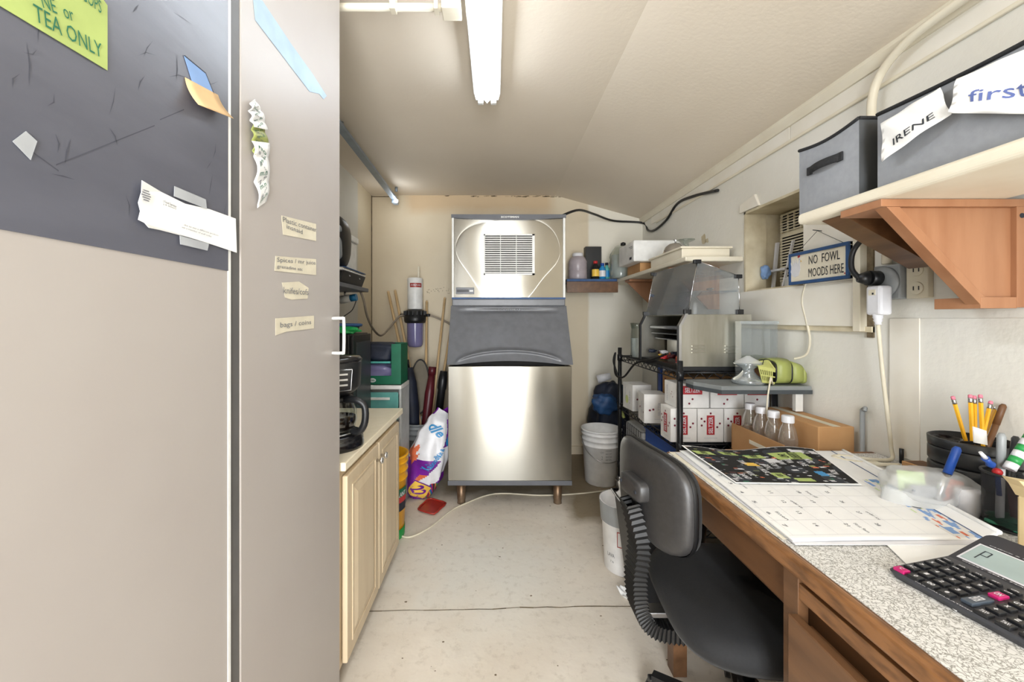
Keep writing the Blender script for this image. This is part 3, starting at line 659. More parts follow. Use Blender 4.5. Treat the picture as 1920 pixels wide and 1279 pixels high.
# ================================================================ WATER FILTER on the back wall
fx, fy = -.669, 3.31
t = thing('water_filter', 'wall mounted water filter with black cap and purple grey bowl', 'water filter', (fx, fy, .92))
fc = MB().lathe((fx, fy, 1.138), [(.07, -.005), (.085, 0), (.092, .015), (.092, .05), (.085, .055), (.088, .09), (.07, .105), (.02, .11)], 'black_plastic', caps=True)
for q in range(16):
    a = q / 16 * 6.28; fc.box(fx + .09 * math.cos(a) - .006, fx + .09 * math.cos(a) + .006, fy + .09 * math.sin(a) - .006, fy + .09 * math.sin(a) + .006, 1.20, 1.235, 'black_plastic', .002)
fc.build('cap', t)
MB().lathe((fx, fy, .93), [(.01, 0), (.05, .005), (.062, .02), (.066, .05), (.068, .208)], 'filter_bowl').build('bowl', t)
MB().box(fx - .05, fx + .05, 3.37, 3.42, 1.15, 1.24, 'bright_metal', .003).build('bracket', t)
MB().cyl((fx - .09, fy, 1.20), (fx - .125, fy, 1.20), .012, 'black_plastic').cyl((fx + .09, fy, 1.20), (fx + .125, fy, 1.20), .012, 'black_plastic').build('port', t)
t = thing('filter_cartridge', 'white filter cartridge with red label standing on the black filter cap', 'filter', (fx, fy, 1.25))
MB().lathe((fx, fy, 1.249), [(.02, 0), (.06, 0), (.064, .006), (.064, .255), (.058, .262), (.01, .264)], 'white_plastic', caps=True).build('cylinder', t)
MB().cyl((fx + .028, fy, 1.51), (fx + .028, fy, 1.61), .009, 'cream').build('stem', t)
lb = MB()
def cl(u, v): a = -PI / 2 + (u - .5) * 1.6 + .3; return Vector((fx + .0648 * math.cos(a), fy + .0648 * math.sin(a), 1.43 + .035 * v))
lb.grid(cl, 10, 1, 'red_tray'); lb.text_on('EVERPURE', cl, (.5, .5), .8, .4, 0, 'bag_white', .01, .0008)
lb.build('label', t)
one(MB().tube([(fx + .125, fy, 1.20), (fx + .2, 3.33, 1.17), (fx + .29, 3.36, 1.12), (-.36, 3.36, 1.05), (-.30, 3.36, 1.0)], .008, 'hose_grey'), 'water_hose', 'grey hose running from the filter behind the ice machine', 'hose')

# ================================================================ BUCKET OF POLES
def bucket_mb(c, r0, r1, h, m, ribs=3, wall=.004):
    pr = [(.005, 0), (r0 - .006, 0), (r0, .006)]
    zt = h * .70; pr.append((lerp(r0, r1, .7), zt))
    for k in range(ribs):
        za = zt + k * (h - zt) / ribs; rr = lerp(r0, r1, .7 + .3 * k / ribs); pr += [(rr, za), (rr + .008, za + .004), (rr + .008, za + .009), (rr, za + .013)]
    pr += [(r1, h - .012), (r1 + .008, h - .010), (r1 + .008, h), (r1 - wall, h), (r0 - wall, .01), (.005, .01)]
    return MB().lathe(c, pr, m, seg=40)
t = thing('trash_bucket', 'grey bucket full of poles behind the purple sack', 'bucket', (-.57, 2.98, 0))
bucket_mb((-.57, 2.98, 0), .105, .13, .40, 'bucket_grey').build('body', t)
MB().tube([(-.70, 2.98, .36), (-.66, 2.88, .30), (-.57, 2.845, .285), (-.48, 2.88, .30), (-.44, 2.98, .36)], .003, 'bright_metal').build('handle', t)
def pole(b, tpx, tpy, tY, r, lab, m='wood_pole'):
    top = at(tpx, tpy, tY); mb = MB().cyl(b, top, r, m, seg=10); mb.blob(top, (r * 1.02, r * 1.02, r * 1.1), m, 1, 0, 0, 10, 8)
    one(mb, 'broom_handle', lab, 'pole', 'wooden poles in the grey bucket')
pole((-.50, 2.93, .02), 728, 548, 3.36, .0115, 'leftmost wooden pole leaning toward the left of the water filter')
pole((-.49, 2.96, .02), 741, 546, 3.38, .0115, 'pale wooden pole just right of the leftmost one')
pole((-.535, 3.02, .02), 800, 566, 3.36, .0105, 'upright wooden pole right beside the water filter')
pole((-.53, 3.05, .02), 834, 560, 3.36, .010, 'yellowish wooden pole leaning right toward the ice machine')
pole((-.51, 3.03, .02), 846, 612, 3.30, .010, 'wooden pole closest to the ice machine')
t = thing('umbrella', 'thick furled black umbrella at the left of the grey bucket', 'umbrella', (-.62, 3.0, .02))
MB().lathe3(Vector((-.585, 2.95, .03)), Vector((-.650, 2.98, .80)), [(.012, 0), (.035, .25), (.055, .6), (.05, .85), (.03, 1)], 'navy').build('canopy', t)
MB().cyl((-.650, 2.98, .80), (-.658, 2.985, .86), .008, 'black_plastic').build('handle', t)
t = thing('umbrella', 'furled maroon topped umbrella in the grey bucket', 'umbrella', (-.54, 2.97, .02))
MB().lathe3(Vector((-.56, 2.96, .03)), Vector((-.485, 3.03, .74)), [(.01, 0), (.032, .4), (.036, .8), (.024, 1)], 'maroon').build('canopy', t)
MB().cyl((-.485, 3.03, .74), (-.480, 3.035, .80), .03, 'maroon').build('cap', t)
one(MB().lathe3(Vector((-.48, 3.03, .03)), Vector((-.40, 3.09, .76)), [(.03, 0), (.03, .8), (.036, .82), (.036, .9), (.028, 1)], 'black_plastic'), 'poster_tube', 'black carrying tube beside the maroon umbrella', 'tube')
ov = MB(); oc = Vector((-.60, 3.15, .63)); ring = []
for q in range(24): a = q / 24 * 6.28; ring.append(oc + Vector((.075 * math.cos(a), .03 * math.sin(a), .21 * math.sin(a))))
ov.prism([p + Vector((0, 0, 0)) for p in ring], (0, .006, 0), 'oval_grey')
t = thing('folding_sunshade', 'oval grey sunshade with black rim behind the poles', 'sunshade', (-.6, 3.15, .42)); ov.build('panel', t)
MB().tube(ring, .006, 'black_plastic', closed=True, n=2).build('rim', t)

# ================================================================ SACK, YELLOW BUCKET, TRAY
prof = [(0, -.492, .070, .05), (.08, -.487, .095, .085), (.25, -.462, .12, .10), (.5, -.437, .132, .105), (.72, -.405, .108, .09), (.88, -.375, .078, .06), (1, -.345, .045, .02)]
def sack(u, v):
    k = 0
    while k < len(prof) - 2 and v > prof[k + 1][0]: k += 1
    a, b = prof[k], prof[k + 1]; q = (v - a[0]) / (b[0] - a[0]); q = q * q * (3 - 2 * q)
    cx_, hw, hd_ = (lerp(a[i], b[i], q) for i in (1, 2, 3)); an = PI * (1 + u * 2)
    x = math.cos(an); y = math.sin(an); x = math.copysign(abs(x) ** .75, x); y = math.copysign(abs(y) ** .8, y)
    wr_ = 1 + .035 * math.sin(9 * an + 6 * v) + .03 * math.sin(14 * v + 3 * an)
    return Vector((min(cx_ + hw * x * wr_, -.300), 2.60 + v * .06 + hd_ * y * wr_, .004 + v * .55 + .02 * math.sin(an * 2) * v))
def sackm(u, v):
    if u > .5: return 'purple'
    s_ = u * 2                       # 0 left .. 1 right on the front
    if v > .93: return 'bag_white' if s_ > .3 else 'purple'
    if v > .62:
        if s_ < .80 - abs(v - .80) * .5: return 'bag_white'
        return 'bag_blue' if (s_ - .90) ** 2 + ((v - .68) * 2) ** 2 < .016 else 'purple'
    e = ((s_ - .24) / .15) ** 2 + ((v - .52) / .10) ** 2 + .5 * math.sin(s_ * 40) * math.sin(v * 50)
    if e < 1: return 'orange_print'
    if v > .47: return 'bag_white'
    d = (s_ - .5) - (v - .22) * 1.05
    if v < .20 and s_ > .62: return ['orange_print', 'green', 'blue', 'red', 'navy'][int(s_ * 31 + v * 40) % 5]
    if v > .17 and -.04 < d < .24: return 'bag_white'
    if v > .30 and s_ > .88: return 'bag_white'
    if .17 < v < .3 and -.12 < d < -.04: return 'orange_print'
    return 'purple'
t = thing('food_sack', 'crumpled purple and white pet food sack leaning on the ice machine', 'sack', (-.45, 2.6, 0))
MB().grid(sack, 96, 60, sackm).build('sack', t)
pr = MB()
pr.text_on('dle', sack, (.27, .80), .17, .11, -.75, 'bag_blue', .03, .002, .8)
pr.text_on('Kit &', sack, (.345, .56), .10, .05, 1.25, 'bag_blue', .03, .002, 1.0)
pr.text_on('Kaboodle', sack, (.29, .45), .19, .055, 1.15, 'bag_blue', .03, .002, 1.0)
def patch(c, w_, h, ang, off): # small printed square on the sack
    ca, sa = math.cos(ang), math.sin(ang)
    def f(a, b):
        x = (a - .5) * w_; y = (b - .5) * h; u = c[0] + x * ca - y * sa; v = c[1] + x * sa + y * ca; p = sack(u, v); e = .002
        n_ = (sack(u + e, v) - p).cross(sack(u, v + e) - p).normalized(); return p + n_ * off
    return f
pr.grid(patch((.245, .12), .20, .17, -.5, .0025), 6, 6, 'purple').grid(patch((.245, .12), .18, .15, -.5, .0035), 6, 6, 'yellow_print')
pr.text_on('22', sack, (.245, .12), .11, .10, -1.0, 'purple', .03, .005, 1)
pr.build('printing', t)

t = thing('yellow_bucket', 'stacked yellow plastic bucket with green foot beyond the wood cabinet', 'bucket', (-.61, 2.13, 0))
bucket_mb((-.602, 2.135, 0), .108, .125, .44, 'yellow_bucket').build('body', t)
MB().lathe((-.602, 2.135, 0), [(.1095, .001), (.1108, .05), (.113, .05), (.111, 0)], 'green').build('foot_band', t)
lb = MB()
def yl(u, v): a = -.9 + u * .9; r_ = .1205 + .005 * v; return Vector((-.602 + (r_ - .004) * math.cos(a), 2.135 + (r_ - .004) * math.sin(a), .15 + v * .12))
lb.grid(yl, 10, 8, lambda u, v: 'green_dark' if v > .6 else ('red' if v > .35 else 'navy')); lb.text_on('PLANT', yl, (.5, .75), .7, .2, 0, 'bag_white', .02, .001)
lb.build('label', t)
P = [atZ(*p, .004) for p in ((784, 957), (794, 946), (806, 937), (822, 941), (836, 946), (826, 956), (814, 966), (798, 962))]
mb = MB().prism(P, (0, 0, .004), 'red_tray'); mb.tube([p + Vector((0, 0, .008)) for p in P], .005, 'red_tray', n=2, closed=True)
one(mb, 'plastic_tray', 'red plastic lid lying on the floor by the ice machine leg', 'tray')
one(MB().tube([(-.52, 2.12, .006), (-.45, 2.10, .005), (-.36, 2.20, .005), (-.28, 2.36, .006), (-.20, 2.47, .005), (0, 2.62, .006), (.30, 2.60, .005), (.55, 2.62, .006), (.80, 2.68, .006)], .0045, 'cord_white'), 'extension_cord', 'cream cord lying on the floor passing under the ice machine', 'cord')
# ================================================================ ICE MACHINE
IX0, IX1 = -.289, .473; YBn, YHd = 2.43, 2.66
t = thing('ice_machine', 'stainless steel commercial ice machine with sloped grey lid on four legs', 'ice machine', (.092, 2.85, 0))
b_ = MB().box(IX0, IX1, YBn + .004, 3.25, .165, .875, 'steel', .004).box(IX0, IX1, YHd, 3.25, .875, 1.30, 'grey_plastic', .004)
b_.build('bin', t)
fb = MB()   # front panel of the bin, very slightly bowed
fb.grid(lambda u, v: Vector((lerp(IX0 + .003, IX1 - .003, u), YBn - .004 * math.sin(PI * u) * (.4 + .6 * math.sin(PI * v)), lerp(.172, .872, v))), 40, 30, 'steel')
fb.lathe3(Vector((.093, YBn - .002, .52)), Vector((.093, YBn - .008, .52)), [(.006, 0), (.005, 1)], 'bright_metal', 10)
fb.build('front_panel', t)
MB().box(IX0 - .002, IX1 + .002, YBn - .001, 3.25, .140, .168, 'grey_strip', .002).build('base_rail', t)
# sloped lid (side profile extruded across) with curved handle swell
def lidf(u, v):
    x = lerp(IX0 - .006, IX1 + .006, u); q = min(max(v, 0), 1)
    y = lerp(YBn - .012, YHd - .012, q ** .9); s_ = 2 * u - 1; z = lerp(.885 + .024 * max(0, 1 - (s_ / .84) ** 2), 1.255, q); arch = .20 - .10 * s_ * s_ * 1.0                       # swell line over the grip
    if abs(s_) < .86:
        k = (1 - (s_ / .86) ** 2) ** .5; d = (q - (.03 + .15 * k)) / .028; y -= .024 * math.exp(-d * d) * min(1, k * 1.6)
        if q < .05 + .16 * k: y -= .006 * k
        d = (q - .90) / .035; y += .014 * math.exp(-d * d) * k; d = (q - .97) / .02; y -= .006 * math.exp(-d * d) * k
    return Vector((x, y, z))
ld_ = MB().grid(lidf, 70, 80, 'grey_plastic')
for x in (IX0 - .006, IX1 + .006): ld_.poly([(x, YBn - .012, .885), (x, YHd, 1.255), (x, YHd + .02, 1.255), (x, YHd + .02, .885)][::1 if x > 0 else -1], 'grey_plastic')
ld_.poly([lidf(0, 0), lidf(1, 0), Vector((IX1, YBn + .1, .885)), Vector((IX0, YBn + .1, .885))], 'dark_void')
ld_.text('SCOTSMAN', (.10, YHd - .045, 1.225), (1, 0, 0), (0, .5, .87), .16, .018, 'bin_fabric', .02, .004)
ld_.build('lid', t)
MB().prism([(lerp(-.215, .40, q / 16), YBn - .004, .880 + (.034 * math.sin(PI * q / 16))) for q in range(17)], (0, .003, 0), 'dark_void').build('grip_shade', t)  # flat black sheet painting the shade of the gap under the lid arch
MB().box(IX0 + .002, IX1 - .002, YHd - .02, YHd + .03, 1.253, 1.30, 'grey_plastic', .006).build('top_rail', t)
# head
hz0, hz1 = 1.303, 1.868
hm = MB().box(IX0, IX1 - .002, YHd + .004, 3.24, hz0, hz1 - .004, 'steel', .003); hm.build('head', t)
hf = MB().grid(lambda u, v: Vector((lerp(IX0 + .012, IX1 - .014, u), YHd - .0035 * math.sin(PI * u) - .0025 * math.sin(PI * v) + .0008 * math.sin(u * 8 + 1) * math.sin(v * 5 + .6), lerp(hz0 + .004, hz1 - .03, v))), 60, 50, 'steel')
hf.build('head_panel', t)
for x0, x1 in ((IX0 - .001, IX0 + .013), (IX1 - .015, IX1)): MB().box(x0, x1, YHd - .012, YHd + .01, hz0, hz1 - .02, 'white_plastic', .003).build('corner_post', t)
MB().prism([(IX0 - .004, YHd - .016, hz1), (IX0 - .004, YHd - .016, hz1 - .022)] + [(lerp(IX0, IX1, q / 14), YHd - .016, hz1 - .022 - .016 * math.sin(PI * q / 14)) for q in range(15)] + [(IX1 + .004, YHd - .016, hz1 - .022), (IX1 + .004, YHd - .016, hz1)], (0, .02, 0), 'grey_strip').text('SCOTSMAN', (.10, YHd - .017, hz1 - .018), (1, 0, 0), (0, 0, 1), .12, .013, 'white_plastic', .03).box(IX0 - .004, IX1 + .004, YHd, 3.25, hz1 - .006, hz1 + .002, 'grey_strip').build('top_trim', t)
MB().box(IX0, IX1, YHd - .014, YHd + .012, hz0 - .004, hz0 + .008, 'blue_paint').build('lower_trim', t)
gx0, gx1, gz0, gz1 = (907 - 928) / 278, (1002 - 928) / 278, 1.16 + (600 - 516) / 278, 1.16 + (600 - 440) / 278
gr = MB().box(gx0, gx1, YHd - .018, YHd - .006, gz0, gz0 + .010, 'white_plastic').box(gx0, gx1, YHd - .018, YHd - .006, gz1 - .010, gz1, 'white_plastic').box(gx0, gx0 + .009, YHd - .018, YHd - .006, gz0, gz1, 'white_plastic').box(gx1 - .016, gx1, YHd - .018, YHd - .006, gz0, gz1, 'white_plastic')
gr.box(gx0 + .005, gx1 - .01, YHd - .0085, YHd - .0075, gz0 + .006, gz1 - .006, 'dark_void')
for k in range(17):
    z = lerp(gz0 + .012, gz1 - .012, (k + .5) / 17); gr.prism([(gx0 + .009, YHd - .017, z - .006), (gx0 + .009, YHd - .015, z - .006), (gx0 + .009, YHd - .009, z + .003), (gx0 + .009, YHd - .013, z + .003)], (gx1 - gx0 - .025, 0, 0), 'white_plastic')
for q in (.33, .64): gr.box(lerp(gx0, gx1, q) - .002, lerp(gx0, gx1, q) + .002, YHd - .0185, YHd - .015, gz0, gz1, 'white_plastic')
gr.build('vent_grille', t)
cx0, cx1 = (855 - 928) / 278, (889 - 928) / 278
MB().box(cx0, cx1, YHd - .012, YHd - .003, 1.334, 1.378, 'grey_plastic', .002).box(cx0 + .006, cx1 - .035, YHd - .0135, YHd - .012, 1.346, 1.364, 'black_gloss').box(cx1 - .03, cx1 - .006, YHd - .0135, YHd - .012, 1.350, 1.360, 'white_plastic').build('control_panel', t)
for x in (-.213, .397):
    for y in (2.50, 3.18): MB().lathe((x, y, 0), [(.02, 0), (.026, .003), (.024, .02), (.026, .03), (.031, .142)], 'leg_metal', caps=True, seg=20).build('leg', t)
MB().cyl((IX1 - .01, 2.75, 1.868), (IX1 - .01, 2.75, 1.885), .012, 'black_plastic').build('cord_grommet', t)
MB().tube([(IX1 - .01, 2.75, 1.885), at(1085, 394, 2.9), at(1115, 402, 3.2), at(1150, 414, 3.39), at(1205, 418, 3.39), atX(1215, 432, 1.268), atX(1228, 431, 1.268), atX(1250, 412, 1.268), atX(1270, 382, 1.268), atX(1300, 368, 1.268), atX(1346, 357, 1.268)], .009, 'black_plastic').build('power_cord', t)

# ================================================================ CORNER SHELVES
t = thing('corner_shelf', 'blue edged board shelf on the back wall beside the ice machine', 'shelf', (.78, 3.28, 1.46))
MB().box(.575, .975, 3.15, YB, 1.468, 1.488, 'blue_paint', .002).build('board', t)
MB().box(.575, .985, 3.155, 3.175, 1.38, 1.468, 'wood_desk', .002).build('batten', t)
t = thing('corner_shelf', 'cream shelf with triangular wooden brackets along the far right wall', 'shelf', (1.13, 2.7, 1.46))
MB().box(.98, XR, 2.03, YB, 1.462, 1.488, 'cream', .006).build('board', t)
def bracket(y, zb, xw=XR, xt=.99, zt=1.46, th=.018, m='wood_orange'):
    b = MB(); b.prism([(xt, y, zt), (xw, y, zt), (xw, y, zb), (xw - .06, y, zb)], (0, th, 0), m, .001)
    return b
bracket(3.0, 1.24).box(.99, XR, 2.9, 3.0, 1.445, 1.46, 'wood_orange').build('bracket', t)
bracket(2.25, 1.22).build('bracket', t)
zs = 1.489
t = thing('plastic_jug', 'large translucent lilac jug leftmost on the back shelf', 'jug', (.683, 3.26, zs))
MB().lathe((.683, 3.26, zs), [(.02, 0), (.07, 0), (.076, .01), (.076, .07), (.073, .075), (.076, .08), (.076, .15), (.06, .185), (.04, .195), (.04, .2)], 'plastic_lilac').build('body', t)
MB().lathe((.683, 3.26, zs + .19), [(.044, 0), (.044, .03), (.01, .032)], 'bag_white', caps=True).build('lid', t)
one(MB().box(.765, .90, 3.33, 3.40, zs, 1.78, 'black_plastic', .003), 'storage_box', 'tall black box standing behind the small bottles', 'box')
def small_bottle(x, y, m, capm, h, r, lab, lm):
    t = thing('bottle', lab, 'bottle', (x, y, zs), 'small bottles on the back shelf')
    MB().lathe((x, y, zs), [(.01, 0), (r, 0), (r, h * .62), (r * .5, h * .8), (r * .45, h * .86)], m, seg=20).build('body', t)
    MB().lathe((x, y, zs + h * .84), [(r * .6, 0), (r * .6, h * .15), (.002, h * .16)], capm, seg=16, caps=True).build('cap', t)
    MB().lathe((x, y, zs + h * .15), [(r + .001, 0), (r + .001, h * .38)], lm, seg=20).build('label', t)
small_bottle(.815, 3.20, 'dark_void', 'red', .15, .028, 'dark bottle with red cap and yellow label on the back shelf', 'yellow_print')
small_bottle(.868, 3.19, 'bag_blue', 'blue', .13, .026, 'light blue bottle beside the red capped bottle', 'bag_white')
small_bottle(.915, 3.23, 'teal', 'navy', .14, .022, 'teal bottle between the blue bottle and the large glass jar', 'bag_blue')
t = thing('glass_jar', 'large ribbed glass jar at the corner of the two shelves', 'jar', (1.0, 3.18, zs))
jr = [(.02, 0), (.078, 0)]
for k in range(9): jr += [(.082 + .004 * (k % 2), .02 + k * .022)]
jr += [(.06, .235), (.045, .25), (.045, .262)]
MB().lathe((1.005, 3.16, zs), jr, 'glass').lathe((1.005, 3.16, zs), [(.01, .006), (.07, .006), (.07, .19), (.01, .195)], 'frost').build('jar', t)
MB().lathe((1.02, 3.14, zs + .262), [(.02, 0), (.02, .02), (.004, .028)], 'black_plastic', caps=True).build('stopper', t)
one(MB().box(1.0, 1.25, 2.72, 2.98, zs, 1.555, 'cardboard', .003), 'cardboard_box', 'flat brown cardboard box under the white box on the corner shelf', 'box')
t = thing('white_box', 'long white carton with small print lying on the brown box', 'box', (1.1, 2.85, 1.556))
MB().box(.935, 1.25, 2.66, 2.98, 1.556, 1.70, 'white_plastic', .01).build('carton', t)
MB().box(.9335, .9345, 2.70, 2.74, 1.575, 1.592, 'navy').box(.9335, .9345, 2.68, 2.75, 1.66, 1.663, 'ink_grey').box(.9335, .9345, 2.68, 2.73, 1.65, 1.653, 'ink_grey').build('print', t)
t = thing('wooden_case', 'cream lidded wooden case on the near end of the corner shelf', 'box', (1.12, 2.33, zs))
MB().box(.995, 1.25, 2.10, 2.52, zs, zs + .052, 'cream', .003).build('case', t)
MB().box(.985, 1.26, 2.09, 2.53, zs + .052, zs + .062, 'cream', .002).build('lid', t)
t = thing('cloche', 'polished steel dome cover on the cream wooden case', 'cover', (1.07, 2.36, zs + .063))
MB().lathe((1.08, 2.36, zs + .063), [(.078, 0), (.078, .004), (.072, .02), (.058, .045), (.035, .062), (.01, .068)], 'chrome').build('dome', t)
MB().lathe((1.08, 2.36, zs + .131), [(.005, 0), (.004, .01), (.012, .018), (.004, .024)], 'chrome', caps=True).build('knob', t)
t = thing('glass_stand', 'upside down glass cake stand behind the steel dome', 'glassware', (1.17, 2.40, zs + .063))
MB().lathe((1.17, 2.42, zs + .063), [(.07, 0), (.06, .02), (.02, .05), (.016, .08), (.05, .095), (.052, .099), (.01, .1)], 'glass').build('stand', t)

# ================================================================ WIRE RACK
RX0, RX1, RY0, RY1 = .837, 1.265, 1.785, 2.645
t = thing('wire_rack', 'black wire shelving rack on casters along the right wall', 'rack', (1.05, 2.21, 0))
for x in (RX0, RX1):
    for y in (RY0, RY1):
        MB().cyl((x, y, .10), (x, y, .975), .0125, 'rack_black').build('post', t)
        c = MB().cyl((x, y, .085), (x, y, .115), .018, 'bright_metal').box(x - .022, x + .022, y - .028, y + .028, .078, .088, 'bright_metal', .002).prism([(x - .016, y - .02, .08), (x - .016, y + .02, .08), (x - .016, y + .03, .04), (x - .016, y + .01, .035)], (.003, 0, 0), 'bright_metal').prism([(x + .013, y - .02, .08), (x + .013, y + .02, .08), (x + .013, y + .03, .04), (x + .013, y + .01, .035)], (.003, 0, 0), 'bright_metal').build('caster', t)
        MB().cyl((x - .012, y + .016, .036), (x + .012, y + .016, .036), .035, 'black_plastic', seg=24).build('wheel', c)
def wshelf(z, name='wire_shelf'):
    s_ = MB()
    for zz in (z, z - .03):
        for a, b in (((RX0, RY0), (RX1, RY0)), ((RX1, RY0), (RX1, RY1)), ((RX1, RY1), (RX0, RY1)), ((RX0, RY1), (RX0, RY0))): s_.cyl((*a, zz - .004), (*b, zz - .004), .0035, 'rack_black', seg=6)
    def zig(a, b, n):
        a = Vector(a); b = Vector(b); pts = [a.lerp(b, i / n) + Vector((0, 0, -.004 if i % 2 else -.03)) for i in range(n + 1)]
        for p, q in zip(pts, pts[1:]): s_.cyl(p, q, .002, 'rack_black', seg=5)
    zig((RX0, RY0, z), (RX0, RY1, z), 30); zig((RX0, RY0, z), (RX1, RY0, z), 14); zig((RX0, RY1, z), (RX1, RY1, z), 14); zig((RX1, RY0, z), (RX1, RY1, z), 30)
    k = 0; y = RY0 + .02
    while y < RY1 - .01: s_.cyl((RX0, y, z - .002), (RX1, y, z - .002), .0017, 'rack_black', seg=4); y += .025
    for x in (.95, 1.06, 1.17): s_.cyl((x, RY0, z - .006), (x, RY1, z - .006), .003, 'rack_black', seg=5)
    for x in (RX0, RX1):
        for y in (RY0, RY1): s_.cyl((x, y, z - .036), (x, y, z + .004), .0165, 'rack_black')
    return s_.build(name, t)
for z in (.925, .60, .21): wshelf(z)
# board on brackets beside the rack
t = thing('side_board', 'grey board jutting from the top of the black rack toward the desk', 'board', (1.07, 1.8, .872))
MB().prism([(.855, 1.768, .874), (.855, 1.70, .874), (.91, 1.585, .874), (1.272, 1.585, .874), (1.272, 1.768, .874)], (0, 0, .020), 'board_grey', .003).build('top', t)
MB().prism([(.854, 1.766, .862), (.854, 1.699, .862), (.909, 1.583, .862), (1.274, 1.583, .862), (1.274, 1.766, .862)], (0, 0, .016), 'board_edge').build('edge_band', t)
MB().box(1.22, 1.25, 1.60, 1.62, .788, .862, 'white_paint', .002).build('leg', t)

def carton(x0, x1, y0, y1, z0, z1, lab, front=None, side=None, rz=0, nm='drink_box'):
    """white drinks carton; front = face toward -Y, side = face toward -X"""
    c = Vector(((x0 + x1) / 2, (y0 + y1) / 2, z0)); T = Matrix.Translation(c) @ Matrix.Rotation(rz, 4, 'Z')
    hx, hy, h = (x1 - x0) / 2, (y1 - y0) / 2, z1 - z0
    t = thing(nm, lab, 'box', c, 'white drinks boxes on the middle rack shelf')
    MB(T).box(-hx, hx, -hy, hy, 0, h, 'box_white', .0015).build('carton', t)
    g = MB(T)
    def dots(P, xd, yd, spots, r=.005):
        for a, b in spots:
            p = P + xd * a + yd * b; n_ = xd.cross(yd)
            g.poly([p + xd * (r * math.cos(q * .785)) + yd * (r * math.sin(q * .785)) + n_ * .0006 for q in range(8)], 'dot_red')
    for face, P, xd, W in ((front, Vector((0, -hy, 0)), Vector((1, 0, 0)), hx), (side, Vector((-hx, 0, 0)), Vector((0, -1, 0)), hy)):
        if not face: continue
        yd = Vector((0, 0, 1)); n_ = xd.cross(yd)
        def rect(a0, a1, b0, b1, m, o=.0005): g.poly([P + xd * a + yd * b + n_ * o for a, b in ((a0, b0), (a1, b0), (a1, b1), (a0, b1))], m)
        if face == 'v':
            rect(-.018, .018, h * .22, h * .80, 'box_red'); g.text('SELTZER', P + yd * h * .51, yd, -xd, h * .5, .02, 'bag_white', .02, .001)
            dots(P, xd, yd, [(-.042, h * .70), (-.028, h * .62), (-.041, h * .50), (.042, h * .56), (.030, h * .45), (.0, h * .86)]); rect(-.03, .03, h * .12, h * .13, 'ink_faint')
        if face == 'h':
            rect(-.045, .045, h * .55, h * .90, 'box_red'); g.text('SELTZER', P + yd * h * .725, xd, yd, .07, h * .2, 'bag_white', .02, .001)
            dots(P, xd, yd, [(-.015, h * .18), (.0, h * .36), (-.06, h * .75)])
        if face == 'g':
            g.poly([P + xd * (-.01 + .022 * math.cos(q * .52)) + yd * (h * .38 + .026 * math.sin(q * .52)) + n_ * .0005 for q in range(12)], 'pale_green'); g.text('LIME', P + xd * .03 + yd * h * .5, yd, -xd, .08, .012, 'ink_faint', .02, .001)
            rect(-.035, -.031, h * .25, h * .85, 'ink_faint')
        if face == 'w':
            g.text('SELTZER', P + xd * .02 + yd * h * .5, yd, -xd, h * .45, .016, 'ink_faint', .02, .001); rect(-.005, .045, h * .14, h * .15, 'ink_faint')
            dots(P, xd, yd, [(-.03, h * .45), (-.012, h * .48), (.05, h * .36)], .006)
        if face == 'c':
            g.text('SELTZER', P - xd * .03 + yd * h * .5, yd, -xd, h * .7, .010, 'ink_faint', .02, .001); dots(P, xd, yd, [(.02, h * .6), (.028, h * .4), (.012, h * .5)], .003)
    g.build('printing', t)
    return t
z6 = .6005
carton(.804, .924, 1.806, 1.915, z6, z6 + .153, 'white drinks box at the near left corner post, lower row', 'v', 'v')
carton(.928, 1.046, 1.806, 1.915, z6, z6 + .153, 'middle upright drinks box with red vertical logo on the near side', 'v', 'v')
carton(1.050, 1.168, 1.806, 1.915, z6, z6 + .153, 'upright drinks box half behind the plastic bottles', 'v', 'v')
carton(1.172, 1.262, 1.806, 1.915, z6, z6 + .153, 'upright drinks box in the right corner behind the bottles', 'v', 'v')
zu = z6 + .1545
carton(.832, .985, 1.815, 1.935, zu, zu + .113, 'white drinks box lying on top at the near left corner post', 'h', 'c')
carton(.992, 1.145, 1.815, 1.935, zu, zu + .108, 'drinks box lying flat in the middle of the upper row', 'h', 'c')
carton(1.150, 1.262, 1.815, 1.935, zu, zu + .108, 'drinks box lying at the right end of the upper row', 'h', 'c')
carton(.815, .935, 2.13, 2.26, z6, z6 + .157, 'white drinks box with two berries halfway along the rack', 'w', 'w', -.12)
carton(.835, .955, 2.42, 2.56, z6, z6 + .16, 'white drinks box with pale green disc at the far end of the rack', 'w', 'g', .1)
t = thing('cardboard_box', 'brown cardboard box on the middle shelf behind the upper drinks boxes', 'box', (1.0, 2.12, z6)); MB().box(.955, 1.2, 1.99, 2.25, z6, z6 + .27, 'cardboard', .003).build('carton', t); MB().text('Te', (.985, 1.989, z6 + .235), (1, 0, 0), (0, 0, 1), .035, .03, 'dot_red', .02).text('Te', (.954, 2.2, z6 + .22), (0, -1, 0), (0, 0, 1), .04, .03, 'dot_red', .02).build('printing', t)
t = thing('ring_binder', 'white binder with blue spine standing on the rack shelf', 'binder', (1.0, 2.42, z6)); MB().box(.98, 1.24, 2.30, 2.345, z6, z6 + .30, 'bag_white', .003).build('cover', t); MB().box(.968, .98, 2.30, 2.345, z6, z6 + .30, 'blue', .003).build('spine', t)
one(MB().box(.985, 1.24, 2.37, 2.40, z6, z6 + .29, 'grey_strip', .002), 'file_folder', 'grey folder standing behind the blue spined binder', 'folder')
